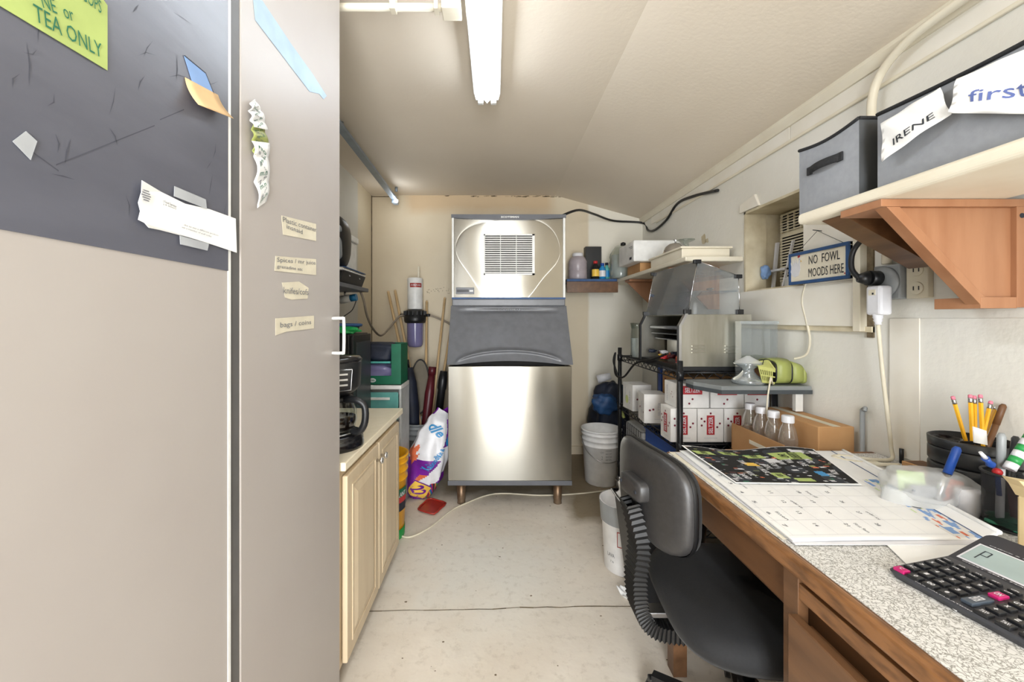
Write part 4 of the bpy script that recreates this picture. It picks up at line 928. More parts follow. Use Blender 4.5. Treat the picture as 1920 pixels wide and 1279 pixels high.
# lower shelf goods
t = thing('plastic_crate', 'navy plastic crate on the lowest shelf of the rack', 'crate', (1.05, 2.05, .212))
cb = MB(); cb.box(.87, 1.23, 1.83, 2.28, .212, .22, 'blue_paint').box(.87, .876, 1.83, 2.28, .22, .55, 'blue').box(1.224, 1.23, 1.83, 2.28, .22, .55, 'blue').box(.876, 1.224, 1.83, 1.836, .22, .55, 'blue').box(.876, 1.224, 2.274, 2.28, .22, .55, 'blue').build('crate', t)
MB().box(.862, 1.238, 1.822, 1.838, .535, .55, 'blue', .003).box(.862, .878, 1.838, 2.288, .535, .55, 'blue', .003).text('BLUE', (.8615, 1.9, .5), (0, -1, 0), (0, 0, 1), .1, .03, 'bag_white', .01).build('rim', t)
one(MB().blob((1.05, 2.05, .42), (.15, .19, .14), 'navy', .7, .06, 22), 'plastic_bag', 'dark navy bag stuffed in the blue crate', 'bag')
t = thing('storage_basket', 'clear grey wire and plastic basket on the lowest rack shelf', 'basket', (1.0, 2.46, .212)); MB().box(.86, 1.2, 2.31, 2.61, .212, .5, 'frost', .02).build('liner', t)
wb = MB()
for k in range(7): wb.tube([(.853, 2.30, .25 + k * .042), (1.21, 2.30, .25 + k * .042), (1.21, 2.62, .25 + k * .042), (.853, 2.62, .25 + k * .042)], .0018, 'rack_black', 5, 1, True)
for k in range(9): y = 2.31 + k * .037; wb.cyl((.853, y, .212), (.853, y, .505), .0018, 'rack_black', seg=5)
wb.build('wire_frame', t)
one(MB().blob((.93, 3.19, .33), (.15, .13, .33), 'navy', .75, .07, 31).blob((.86, 3.10, .50), (.09, .07, .08), 'blue_paint', .8, .1, 33), 'laundry_bag', 'dark blue bag with shiny folds behind the white bucket', 'bag')
one(MB().tube([(.84, 2.66, .60), (.845, 2.68, .56), (.86, 2.665, .53), (.87, 2.66, .50)], .010, 'lime', flat=None), 'reflective_strap', 'neon yellow strap hanging at the far post of the rack', 'strap')
t = thing('paper_cup', 'white plastic cup lying on the dark blue bag', 'cup', (.87, 2.98, .65)); MB().lathe3(Vector((.82, 3.16, .685)), Vector((.92, 3.14, .715)), [(.034, 0), (.026, 1)], 'bag_white', 20).build('cup', t)

# food display warmer on the top shelf
zt = .9265
t = thing('food_warmer', 'stainless food warmer with open black framed front on top of the rack', 'food warmer', (1.0, 2.05, zt))
warmer = t; wx0, wx1, wy0, wy1 = .850, 1.17, 1.80, 2.30; wz1 = 1.185
MB().prism([(wx0, wy0, zt + .02), (wx1, wy0, zt + .02), (wx1, wy0, wz1), (wx0 + .028, wy0, wz1), (wx0, wy0, wz1 - .055)], (0, .012, 0), 'steel_dull', .001).build('end_panel', t)
MB().prism([(wx0, wy1 - .012, zt + .02), (wx1, wy1 - .012, zt + .02), (wx1, wy1 - .012, wz1), (wx0 + .028, wy1 - .012, wz1), (wx0, wy1 - .012, wz1 - .055)], (0, .012, 0), 'steel_dull', .001).build('end_panel', t)
lv = MB()
for gx in (.895, 1.045):
    for k in range(3): lv.box(gx, gx + .048 + (.012 if gx < 1 else 0), wy0 - .007, wy0 + .001, 1.008 + k * .015, 1.014 + k * .015, 'steel_dull', .0015)
lv.build('louvres', t)
MB().box(wx0 + .005, wx1, wy0, wy1, zt, zt + .02, 'black_plastic', .002).build('base', t)
MB().box(wx1 - .012, wx1, wy0 + .012, wy1 - .012, zt + .02, wz1, 'steel_dull').box(wx0 + .028, wx1, wy0 + .012, wy1 - .012, wz1 - .004, wz1, 'steel_dull').build('back_panel', t)
fr = MB().prism([(wx0 - .012, wy0 - .004, zt + .01), (wx0, wy0 - .004, zt + .01), (wx0, wy0 - .004, wz1 - .055), (wx0 + .03, wy0 - .004, wz1 + .004), (wx0 + .018, wy0 - .004, wz1 + .004), (wx0 - .012, wy0 - .004, wz1 - .052)], (0, .022, 0), 'bright_metal').build('front_frame', t)
MB().prism([(wx0 - .010, wy1 - .014, zt + .01), (wx0, wy1 - .014, zt + .01), (wx0, wy1 - .014, wz1 - .055), (wx0 + .03, wy1 - .014, wz1 + .004), (wx0 + .018, wy1 - .014, wz1 + .004), (wx0 - .010, wy1 - .014, wz1 - .052)], (0, .018, 0), 'black_plastic').build('front_frame', t)
rk = MB().box(.92, 1.13, 1.83, 2.27, 1.055, 1.059, 'grey_plastic').box(.90, 1.13, 1.83, 2.27, 1.085, 1.088, 'grey_plastic')
for k in range(5): rk.cyl((.90 + k * .04, 1.83, 1.12), (.90 + k * .04, 2.27, 1.12), .009, 'grey_plastic', seg=10)
rk.build('inner_rack', t)
MB().box(.99, 1.0, 1.83, 2.27, zt + .03, 1.05, 'bright_metal').box(.975, .99, 1.96, 2.10, 1.0, 1.03, 'black_plastic', .003).build('inner_panel', t)
for k in range(12):
    x = rnd.uniform(.875, .955); y = 1.86 + k * .033
    one(MB().blob((x, y, zt + .040 + (k % 3) * .010), (.020, .015, .010), ['red', 'orange_print', 'bag_white', 'yellow_print', 'maroon', 'navy'][k % 6], .8, .15, k + 40), 'snack_sachet', ['red', 'orange', 'white', 'yellow', 'maroon', 'navy'][k % 6] + ' sachet in the heap inside the food warmer, ' + ('toward its near end' if k < 6 else 'toward its far end'), 'sachet', 'sachets in the food warmer')
# glass hood on top
t = thing('glass_hood', 'slanted clear glass hood with black corner clips on top of the food warmer', 'display case', (1.0, 2.05, wz1 + .001))
h0 = wz1 + .001; P = {'a': (.85 + .03, 1.803, h0), 'b': (.905, 1.803, 1.425), 'c': (1.112, 1.803, 1.362), 'd': (1.118, 1.803, h0), 'e': (.88, 2.297, h0), 'f': (.945, 2.297, 1.438), 'g': (1.112, 2.297, 1.375), 'h': (1.118, 2.297, h0)}
P = {k: Vector(v) for k, v in P.items()}
P['b'] = Vector((.925, 1.803, 1.43)); P['f'] = Vector((.925, 2.297, 1.43))
def pane(a, b, c, d, n_): n_ = Vector(n_); return MB().prism([P[a], P[b], P[c], P[d]], n_ * .004, 'acrylic')
pane('a', 'b', 'c', 'd', (0, 1, 0)).build('end_pane', t); pane('e', 'f', 'g', 'h', (0, -1, 0)).build('end_pane', t)
MB().prism([P['a'], P['b'], P['f'], P['e']], (.004, 0, 0), 'smoke').build('front_pane', t)
MB().prism([P['b'], P['c'], P['g'], P['f']], (0, 0, -.004), 'acrylic').build('top_pane', t)
MB().box(.91, 1.11, 1.81, 2.29, 1.29, 1.294, 'acrylic').build('inner_shelf', t)
for k in 'abcdefgh':
    p = P[k]; sx = 1 if k in 'cdgh' else -1; up = 1 if k in 'bcfg' else 0
    MB().box(p.x - .016, p.x + .016, p.y - .006, p.y + .012, p.z - (.012 if up else 0), p.z + (.006 if up else .022), 'black_plastic', .002).build('corner_clip', t)
ed = MB()
for a, b in ('ab', 'cd', 'ef', 'bc', 'bf', 'cg'): ed.tube([P[a] + Vector((0, -.001, 0)), P[b] + Vector((0, -.001, 0))], .0016, 'chrome', 6, 1)
ed.build('pane_edges', t)
one(MB().tube([(1.0, 1.86, 1.305), (1.05, 1.9, 1.31), (1.1, 2.05, 1.306)], .004, 'chrome'), 'tongs', 'thin metal tongs lying on the glass hood shelf', 'tongs')
one(MB().lathe((.90, 2.47, zt), [(.03, 0), (.052, 0), (.048, .04), (.05, .12), (.046, .18), (.052, .215), (.05, .215), (.044, .18)], 'glass', 28).lathe((.90, 2.47, zt), [(.04, .002), (.046, .05), (.047, .12)], 'frost', 28), 'glass_vase', 'ribbed clear glass vase at the far end of the rack top', 'vase')
MB().tube([(.865, 2.0, zt + .06), (.845, 2.12, zt + .02), (.82, 2.3, zt - .02), (.80, 2.45, zt - .12), (.79, 2.58, zt - .125), (.80, 2.64, zt - .05), (.815, 2.67, zt + .01), (.80, 2.66, zt - .05), (.825, 2.62, zt - .16)], .006, 'rubber').build('power_cord', warmer)
# clear box and glass stand on the side board
zb = .895
ax0, ax1, ay0, ay1, az0, az1 = 1.075, 1.235, 1.724, 1.766, zb + .001, 1.155
one(MB().box(ax0, ax0 + .004, ay0, ay1, az0, az1, 'acrylic').box(ax0 + .004, ax1 - .004, ay0, ay0 + .003, az0, az1, 'acrylic').box(ax0 + .004, ax1 - .004, ay1 - .003, ay1, az0, az1, 'acrylic').box(ax1 - .004, ax1, ay0, ay1, az0, az1, 'acrylic').box(ax0 + .004, ax1 - .004, ay0 + .003, ay1 - .003, az1 - .004, az1, 'acrylic').box(ax0 - .004, ax1 + .004, ay0 - .003, ay0, az1 - .012, az1, 'glass_thick'), 'acrylic_box', 'clear acrylic box standing behind the glass stand', 'box')
t = thing('cake_stand', 'clear glass cake stand on the grey board beside the lime basket', 'cake stand', (1.06, 1.652, zb))
MB().lathe((1.06, 1.652, zb), [(.055, 0), (.062, .004), (.058, .018), (.035, .035), (.022, .05), (.022, .062), (.05, .078), (.056, .084), (.01, .086)], 'glass_thick').build('foot', t)
MB().lathe((1.06, 1.652, zb + .087), [(.05, 0), (.042, .006), (.006, .028)], 'frost', 24).build('inner_cone', t)

# lime basket lying on its side
lx0, lx1, ly, lz = 1.115, 1.262, 1.658, zb
t = thing('lime_basket', 'lime green rounded plastic caddy with slotted flared end on the grey board', 'basket', (1.18, ly, lz))
def lime_seg(x0, x1, h0, h1, m='lime', name='body'):
    mb = MB(); n_ = 26; sec = []
    for x, h in ((x0, h0), (x1, h1)):
        ring = []
        for q in range(n_):
            a = 2 * PI * q / n_; c_, s_ = math.cos(a), math.sin(a); y = .062 * math.copysign(abs(c_) ** .6, c_); z = h / 2 + h / 2 * math.copysign(abs(s_) ** .5, s_); ring.append(Vector((x + (0 if x == x0 else -.0), ly + y, lz + .002 + z)))
        sec.append(ring)
    mb.add(sec[0] + sec[1], [(q, (q + 1) % n_, n_ + (q + 1) % n_, n_ + q) for q in range(n_)], m, True)
    mb.add(sec[0], [list(range(n_))[::-1]], m); mb.add(sec[1], [list(range(n_))], m)
    return mb.build(name, t)
lime_seg(1.138, 1.142, .092, .096, 'black_plastic', 'dark_band'); lime_seg(1.142, 1.200, .100, .104); lime_seg(1.200, 1.206, .096, .094, 'black_plastic', 'dark_band'); lime_seg(1.206, 1.250, .098, .084); lime_seg(1.250, 1.262, .084, .060)
fl = MB(); A_, B_, C_, D_ = [Vector(p) for p in ((1.060, 1.590, zb + .082), (1.138, 1.600, zb + .066), (1.134, 1.600, zb + .004), (1.080, 1.592, zb + .012))]
slots = []
def flp(u, v): return A_.lerp(B_, u).lerp(D_.lerp(C_, u), v)
for r_, (v0, v1) in enumerate(((.0, .22), (.22, .50), (.50, .58), (.58, .86), (.86, 1))):
    if r_ in (1, 3):
        edges = [0, .06] + [x for k in range(6) for x in (.06 + k * .13 + .07, .06 + k * .13 + .13)] + [1]
        for k in range(0, len(edges) - 1, 2): fl.prism([flp(edges[k], v0), flp(edges[k + 1], v0), flp(edges[k + 1], v1), flp(edges[k], v1)], (0, .004, 0), 'lime_pale')
    else: fl.prism([flp(0, v0), flp(1, v0), flp(1, v1), flp(0, v1)], (0, .004, 0), 'lime_pale')
fl.build('slotted_flap', t)
sk = MB().prism([flp(0, 0), flp(1, 0), Vector((1.14, 1.64, zb + .10)), Vector((1.07, 1.66, zb + .088))], (0, 0, -.004), 'lime_pale').prism([flp(.1, .95), flp(1, .95), Vector((1.14, 1.70, zb + .004)), Vector((1.09, 1.70, zb + .004))], (0, 0, .003), 'lime_pale').prism([(1.09, 1.66, zb + .006), (1.136, 1.66, zb + .006), (1.136, 1.66, zb + .08), (1.08, 1.66, zb + .08)], (0, .003, 0), 'wood_desk_dark')
sk.build('inner_shell', t)
MB().tube([(1.085, 1.600, zb + .085), (1.10, 1.61, zb + .105), (1.13, 1.62, zb + .098), (1.141, 1.602, zb + .08), (1.143, 1.60, zb + .03)], .0016, 'black_plastic').build('wire_rim', t)
MB().tube([(1.10, 1.574, .93), (1.085, 1.57, .85), (1.08, 1.565, .78), (1.10, 1.56, .74), (1.13, 1.54, .72)], .003, 'cord_white').tube([(1.12, 1.59, .90), (1.10, 1.574, .93)], .003, 'cord_white', 8, 1).build('cord', t)

# ================================================================ BUCKETS, PAIL, WASTE BIN
t = thing('plastic_bucket', 'white plastic bucket with wire handle and faint print near the back wall', 'bucket', (.765, 2.84, 0))
bucket_mb((.765, 2.84, 0), .115, .137, .385, 'bucket_white').build('body', t)
MB().tube([(.62, 2.84, .33), (.64, 2.76, .25), (.70, 2.70, .20), (.765, 2.685, .185), (.84, 2.70, .20), (.89, 2.76, .25), (.91, 2.84, .33)], .0028, 'bright_metal').build('handle', t)
pr = MB()
def bk(u, v): a = -PI / 2 + (u - .5) * 1.1; r_ = .1285; return Vector((.765 + r_ * math.cos(a), 2.84 + r_ * math.sin(a), .15 + v * .12))
for k, s_ in enumerate(('INGREDIENTS', 'NET WT', 'PRODUCT OF USA', 'KEEP COOL')): pr.text_on(s_, bk, (.62, .9 - k * .17), .3, .07, 0, 'ink_grey', 0, .0015)
pr.text_on('HDPE', bk, (.3, .8), .14, .1, 0, 'ink_grey', 0, .0015); pr.text_on('2', bk, (.3, .5), .05, .2, 0, 'ink_grey', 0, .0015); pr.build('printing', t)
t = thing('paint_pail', 'small silver grey pail with stacked rims on the floor behind the waste bin', 'bucket', (.61, 1.86, 0))
MB().lathe((.61, 1.86, 0), [(.005, 0), (.088, 0), (.092, .004), (.102, .22), (.108, .222), (.108, .232), (.103, .234), (.106, .262), (.110, .264), (.110, .272), (.105, .275), (.109, .305), (.114, .308), (.114, .315), (.108, .315), (.10, .24), (.005, .02)], 'bucket_white').build('body', t)
MB().lathe((.61, 1.86, .225), [(.1085, 0), (.1125, .06), (.1155, .084), (.116, .091)], 'bucket_grey').build('rim', t)
lb = MB()
def pl(u, v): a = -PI * .95 + u * 1.5; r_ = lerp(.0925, .102, v) + .0012; return Vector((.61 + r_ * math.cos(a), 1.86 + r_ * math.sin(a), .02 + v * .19))
lb.text_on('LAVA', pl, (.30, .35), .26, .09, 0, 'ink_grey', 0, .001); lb.text_on('7 lb', pl, (.34, .2), .12, .05, 0, 'ink_grey', 0, .001)
for a in ((.52, .6, .52, .95), (.52, .6, .75, .6), (.52, .95, .75, .95)): lb.grid(lambda u, v, a=a: pl(lerp(a[0], a[2], u) + (v * .02 if a[0] == a[2] else 0), lerp(a[1], a[3], u) + (0 if a[0] == a[2] else v * .02)) * 1.0, 6, 1, 'red_tray')
lb.build('label', t)
t = thing('waste_bin', 'black rectangular waste bin full of paper behind the office chair', 'waste bin', (.64, 1.56, 0))
def frus(x0, x1, y0, y1, z0, z1, tp, m, th=.004):
    mb = MB(); A_ = [Vector(p) for p in ((x0 + tp, y0 + tp, z0), (x1 - tp, y0 + tp, z0), (x1 - tp, y1 - tp, z0), (x0 + tp, y1 - tp, z0))]; B_ = [Vector(p) for p in ((x0, y0, z1), (x1, y0, z1), (x1, y1, z1), (x0, y1, z1))]; c = (A_[0] + A_[2]) / 2
    bm = bmesh.new(); va = [bm.verts.new(p) for p in A_]; vb = [bm.verts.new(p) for p in B_]; bm.faces.new(va[::-1])
    vi = [bm.verts.new(p + (Vector((c.x, c.y, p.z)) - p).normalized() * th * 1.5) for p in B_]; vj = [bm.verts.new(p + (Vector((c.x, c.y, p.z)) - p).normalized() * th * 1.5 + Vector((0, 0, th))) for p in A_]
    for k in range(4):
        l = (k + 1) % 4; bm.faces.new((va[k], va[l], vb[l], vb[k])); bm.faces.new((vb[k], vb[l], vi[l], vi[k])); bm.faces.new((vi[k], vi[l], vj[l], vj[k]))
    bm.faces.new(vj)
    es = [e for e in bm.edges if abs(e.verts[0].co.z - e.verts[1].co.z) > .05]
    bmesh.ops.bevel(bm, geom=es, offset=.018, segments=4, affect='EDGES', profile=.5); bmesh.ops.recalc_face_normals(bm, faces=bm.faces[:]); return mb.bm(bm, m)
frus(.515, .78, 1.43, 1.72, 0, .42, .045, 'black_plastic').build('bin', t)
MB().tube([(.512, 1.427, .42), (.783, 1.427, .42), (.783, 1.723, .42), (.512, 1.723, .42)], .007, 'black_gloss', closed=True, n=1).build('rim', t)
def crump(c, w_, h, rz, tilt, seed, m):
    rr = random.Random(seed); ph = [rr.uniform(0, 6) for _ in range(4)]; R = Matrix.Rotation(rz, 3, 'Z') @ Matrix.Rotation(tilt, 3, 'Y')
    return MB().sheet(lambda u, v: Vector(c) + R @ Vector(((u - .5) * w_, (v - .5) * h, .012 * math.sin(5 * u + ph[0]) * math.cos(4 * v + ph[1]) + .006 * math.sin(13 * u + 9 * v + ph[2]))), 14, 14, m)
one(crump((.545, 1.60, .455), .10, .20, .1, -.9, 1, 'paper'), 'waste_paper', 'white paper hanging over the left rim of the waste bin', 'paper')
one(crump((.60, 1.50, .44), .16, .12, .5, .2, 2, 'masking'), 'waste_paper', 'cream paper piece near the front of the waste bin', 'paper')
one(crump((.68, 1.52, .435), .17, .13, -.3, .15, 3, 'pink'), 'waste_paper', 'pink tinted paper at the right side of the waste bin', 'paper')
one(crump((.64, 1.62, .445), .2, .16, .8, -.1, 4, 'bag_white'), 'waste_paper', 'white plastic wrapper at the back of the waste bin', 'paper')
one(crump((.56, 1.66, .012), .05, .09, .4, 0, 5, 'paper'), 'waste_paper', 'small white scrap of paper on the floor by the silver pail', 'paper')

# ================================================================ BOTTLES AND CARDBOARD BEHIND THE DESK
one(MB().box(1.0, 1.262, 1.375, 1.72, 0, .598, 'cardboard', .004), 'cardboard_box', 'large brown cardboard box on the floor behind the desk', 'box')
t = thing('cardboard_tray', 'shallow brown cardboard tray holding the clear bottles', 'tray', (1.1, 1.55, .6))
MB().box(1.035, 1.125, 1.41, 1.72, .60, .604, 'cardboard').box(1.032, 1.036, 1.41, 1.72, .60, .712, 'cardboard').box(1.032, 1.125, 1.408, 1.412, .60, .70, 'cardboard').box(1.032, 1.125, 1.718, 1.722, .60, .70, 'cardboard').build('tray', t)
MB().box(1.0305, 1.0318, 1.45, 1.60, .66, .675, 'paper_cream').build('label', t)
bl = None
for k, y in enumerate((1.67, 1.60, 1.53, 1.455)):
    t = thing('plastic_bottle', ['farthest clear bottle in the cardboard tray', 'second clear bottle from the back of the tray', 'third clear bottle from the back of the tray', 'clear bottle nearest the desk in the tray'][k], 'bottle', (1.08, y, .605), 'clear bottles in the cardboard tray')
    MB().lathe((1.08, y, .605), [(.01, 0), (.028, 0), (.031, .006), (.031, .06), (.029, .07), (.031, .08), (.031, .12), (.024, .155), (.017, .17), (.017, .18)], 'plastic_clear', 24).build('body', t)
    MB().lathe((1.08, y, .605 + .178), [(.02, 0), (.02, .022), (.018, .025), (.001, .025)], 'bag_white', 20).build('cap', t)
t = thing('cardboard_box', 'smaller brown carton closed with tape beside the clear bottles', 'box', (1.2, 1.5, .6))
MB().box(1.135, 1.262, 1.385, 1.70, .599, .785, 'cardboard', .003).build('carton', t); MB().box(1.185, 1.212, 1.384, 1.70, .7855, .7865, 'masking').build('tape', t)
t = thing('metal_pipe', 'thin grey metal pipe standing against the right wall behind the desk', 'pipe', (1.265, 1.36, .3)); MB().cyl((1.268, 1.362, 0), (1.268, 1.362, .85), .007, 'bucket_grey').build('pipe', t); MB().tube([(1.268, 1.362, .85), (1.262, 1.345, .86), (1.255, 1.34, .85)], .006, 'bucket_grey').build('hook', t)

# ================================================================ AIR CONDITIONER, SIGN, OUTLETS
t = thing('air_conditioner', 'cream window air conditioner set deep in the wall opening', 'air conditioner', (1.55, 1.8, nz0 + .012))
MB().box(1.46, 1.74, 1.63, 1.99, 1.33, 1.69, 'ac_cream', .01).build('case', t)
fp = MB().box(1.44, 1.46, 1.625, 1.995, 1.325, 1.692, 'ac_cream', .006); fp.box(1.4385, 1.440, 1.645, 1.975, 1.595, 1.68, 'dark_void').box(1.4385, 1.440, 1.645, 1.975, 1.35, 1.575, 'dark_void'); fp.build('front_panel', t)
g = MB()
for k in range(7): z = 1.598 + k * .0135; g.box(1.430, 1.439, 1.64, 1.98, z - .002, z + .002, 'ac_cream')
for k in range(9): y = 1.645 + k * .041; g.box(1.431, 1.438, y - .002, y + .002, 1.592, 1.682, 'ac_cream')
g.build('air_outlet', t)
g = MB()
for k in range(17): z = 1.355 + k * .0135; g.prism([(1.430, 1.64, z - .003), (1.439, 1.64, z), (1.439, 1.64, z + .006), (1.430, 1.64, z + .003)], (0, .34, 0), 'ac_cream')
g.build('intake_louvres', t)
MB().prism([(1.40, 1.99, nz0 + .012), (1.40, 2.003, nz0 + .012), (1.42, 2.0, 1.55), (1.42, 1.985, 1.55)], (.012, 0, 0), 'bag_white').prism([(1.37, 1.88, nz0 + .012), (1.37, 1.89, nz0 + .012), (1.42, 1.89, 1.54), (1.42, 1.88, 1.54)], (.01, 0, 0), 'bag_white').box(1.38, 1.41, 1.88, 2.0, 1.40, 1.41, 'bag_white').build('support_arm', t)
MB().box(1.37, 1.44, 1.64, 1.87, nz0 + .012, 1.36, 'frost', .004).build('drip_tray', t)
MB().tube([(1.262, 1.60, 1.31), (1.262, 1.62, 1.24), (1.262, 1.60, 1.16), (1.265, 1.585, 1.08), (1.262, 1.60, 1.02), (1.235, 1.63, .999)], .0045, 'cord_white').tube([(1.40, 1.66, 1.318), (1.30, 1.62, 1.318), (1.262, 1.60, 1.31)], .0045, 'cord_white').build('power_cord', t)
one(MB().blob((1.36, 1.985, 1.40), (.02, .02, .035), 'paper_blue', .9, .1, 5), 'cloth_plug', 'pale blue wad of cloth beside the air conditioner', 'cloth')

# sign
X_ = 1.243; t = thing('hanging_sign', 'blue framed sign reading NO FOWL MOODS HERE with white hen', 'sign', (X_, 1.54, 1.30))
A_ = atX(1481, 465, X_); B_ = atX(1594, 452, X_); C_ = atX(1594, 523, X_); D_ = atX(1482, 525, X_)
yd0, yd1 = A_.y, B_.y; zt_ = (A_.z + B_.z) / 2; zb_ = (C_.z + D_.z) / 2; zt_, zb_ = 1.436, 1.306
MB().box(X_, X_ + .012, yd1, yd0, zb_, zt_, 'cream', .001).build('panel', t)
fr = MB(); e = .012
fr.box(X_ - .006, X_ + .014, yd1, yd0, zt_ - e, zt_, 'blue_paint', .001).box(X_ - .006, X_ + .014, yd1, yd0, zb_, zb_ + e, 'blue_paint', .001).box(X_ - .006, X_ + .014, yd1, yd1 + e, zb_ + e, zt_ - e, 'blue_paint', .001).box(X_ - .006, X_ + .014, yd0 - e * .6, yd0, zb_ + e, zt_ - e, 'blue_paint', .001).build('frame', t)
W = yd0 - yd1; lt = MB(); dy = Vector((0, -1, 0)); up = Vector((0, 0, 1)); 
def sp(u, z): return Vector((X_ - .0005, yd0 - W * u, z))
lt.text('NO  FOWL', sp(.61, zt_ - .040), dy, up, W * .50, .034, 'ink', .0).text('MOODS HERE', sp(.635, zb_ + .040), dy, up, W * .56, .034, 'ink', .0); lt.text('.', sp(.93, zb_ + .02), dy, up, .006, .005, 'red', .02)
lt.build('lettering', t)
hn = MB()
hand = [(.02, .055), (.05, .04), (.10, .03), (.17, .035), (.205, .06), (.195, .085), (.225, .092), (.20, .10), (.205, .112), (.185, .110), (.175, .095), (.15, .082), (.14, .105), (.125, .082), (.10, .108), (.095, .08), (.06, .105), (.065, .075), (.02, .095), (.04, .068)]
hn.prism([sp(a, zb_ + b) for a, b in hand], (-.0012, 0, 0), 'bag_white'); hn.poly([sp(a, zb_ + b) + Vector((-.002, 0, 0)) for a, b in ((.16, .108), (.17, .122), (.185, .114), (.20, .124), (.21, .112), (.19, .108))], 'red')
hn.poly([sp(a, zb_ + b) + Vector((-.002, 0, 0)) for a, b in ((.213, .088), (.24, .092), (.213, .097))], 'yellow_print').poly([sp(.198 + .004 * math.cos(q), zb_ + .101 + .002 * math.sin(q)) + Vector((-.002, 0, 0)) for q in (0, 1, 2, 3, 4, 5)], 'ink')
hn.build('hen_figure', t)
nl = Vector((XR - .024, (yd0 + yd1) / 2, 1.503)); wr_ = MB().tube([(X_ + .005, yd1 + .03, zt_), nl + Vector((-.012, 0, .001)), (X_ + .005, yd0 - .03, zt_)], .0009, 'ink', 5, 1); wr_.build('wire', t)
one(MB().cyl(nl + Vector((.006, 0, 0)), nl + Vector((-.03, .0, .004)), .0016, 'ink', seg=8), 'nail', 'small nail in the board holding the sign wire', 'nail')

# conduit, outlets
one(MB().tube([(1.262, 1.272, 1.34), (1.262, 1.272, 1.50), (1.255, 1.290, 1.70), (1.245, 1.305, 1.83), (1.245, 1.29, 1.93), (1.24, 1.22, 1.985), (1.235, 1.10, 2.004), (1.235, .8, 2.004), (1.235, .3, 2.004), (1.235, -.6, 2.004)], .0125, 'cream', 12), 'conduit_pipe', 'cream pipe rising behind the grey bin and bending along the ceiling edge', 'conduit')
one(MB().tube([(1.262, 1.225, 1.33), (1.262, 1.225, 1.46)], .009, 'cord_white', 10), 'conduit_pipe', 'second shorter cream pipe entering the outlet box under the shelf', 'conduit')
t = thing('outlet_box', 'grey metal outlet box with round cover under the wooden bracket', 'outlet', (1.262, 1.25, 1.22))
MB().box(1.247, XR, 1.215, 1.30, 1.225, 1.335, 'bucket_grey', .004).build('box', t)
MB().lathe3(Vector((1.247, 1.265, 1.28)), Vector((1.238, 1.265, 1.28)), [(.050, 0), (.048, .8), (.03, 1)], 'bucket_grey', 28).build('cover', t)
MB().box(1.262, XR, 1.150, 1.212, 1.225, 1.34, 'masking', .003).build('cover_plate', t)
for z in (1.31, 1.255): MB().lathe3(Vector((1.262, 1.18, z)), Vector((1.259, 1.18, z)), [(.019, 0), (.018, 1)], 'cord_white', 20).box(1.2575, 1.2592, 1.171, 1.173, z - .006, z + .006, 'ink').box(1.2575, 1.2592, 1.186, 1.188, z - .006, z + .006, 'ink').build('socket', t)
t = thing('power_plug', 'black round plug with thick cord arching from the outlet box', 'plug', (1.2, 1.275, 1.27))
MB().cyl((1.236, 1.275, 1.295), (1.205, 1.275, 1.295), .024, 'black_plastic', seg=20).lathe3(Vector((1.205, 1.275, 1.295)), Vector((1.18, 1.285, 1.295)), [(.024, 0), (.012, 1)], 'black_plastic', 20).build('plug_body', t)
MB().tube([(1.185, 1.283, 1.295), (1.175, 1.30, 1.33), (1.178, 1.295, 1.39), (1.19, 1.25, 1.435), (1.215, 1.20, 1.448), (1.245, 1.17, 1.47), (1.26, 1.16, 1.485)], .008, 'black_plastic', 10).build('cord', t)
t = thing('power_plug', 'bulky white plug with cream cord hanging down to the desk', 'plug', (1.21, 1.26, 1.16))
MB().box(1.196, 1.236, 1.225, 1.275, 1.175, 1.268, 'bag_white', .008).box(1.1945, 1.1965, 1.240, 1.262, 1.238, 1.256, 'cord_white').box(1.1935, 1.1945, 1.245, 1.250, 1.240, 1.246, 'ink').build('plug_body', t)
MB().lathe3(Vector((1.213, 1.25, 1.178)), Vector((1.213, 1.25, 1.145)), [(.016, 0), (.012, .2), (.0135, .3), (.010, .5), (.012, .6), (.008, .8), (.009, 1)], 'bag_white', 14).build('strain_relief', t)
MB().tube([(1.213, 1.25, 1.15), (1.222, 1.245, 1.0), (1.235, 1.24, .85), (1.245, 1.24, .76), (1.24, 1.235, .724), (1.18, 1.24, .722), (1.12, 1.27, .722), (1.08, 1.26, .722), (1.10, 1.225, .722), (1.16, 1.20, .722), (1.22, 1.19, .722)], .0055, 'cord_white', 10).build('cord', t)

# ================================================================ UPPER SHELF WITH FABRIC BINS
t = thing('upper_shelf', 'long cream shelf with rounded front edge on wooden triangle brackets', 'shelf', (1.1, .4, 1.45))
MB().box(.93, XR - .045, -.9, 1.218, 1.451, 1.485, 'cream', .012, 4).build('board', t)
bk = MB(); y1 = .957
bk.box(.925, XR, y1 - .012, y1 + .10, 1.432, 1.450, 'wood_orange', .001)
bk.prism([(.955, y1, 1.432), (1.255, y1, 1.432), (1.255, y1, 1.21), (1.175, y1, 1.21)], (0, .016, 0), 'wood_orange', .001)
bk.box(1.25, XR, y1 - .012, y1 + .10, 1.19, 1.432, 'wood_orange', .001)
bk.prism([(.94, y1 - .01, 1.432), (.972, y1 - .01, 1.432), (1.20, y1 - .01, 1.19), (1.172, y1 - .01, 1.19)], (0, .03, 0), 'wood_orange', .001).box(1.165, 1.252, y1 - .011, y1 + .09, 1.188, 1.215, 'wood_orange', .001)
bk.cyl((1.262, y1 - .013, 1.41), (1.262, y1 - .010, 1.41), .006, 'ink', seg=10)
bk.build('bracket', t)
bk = MB(); y2 = 1.09
bk.prism([(.96, y2, 1.45), (1.265, y2, 1.45), (1.265, y2, 1.315), (1.215, y2, 1.31)], (0, .07, 0), 'wood_desk', .001).build('bracket', t)
bk = MB(); y2 = .3
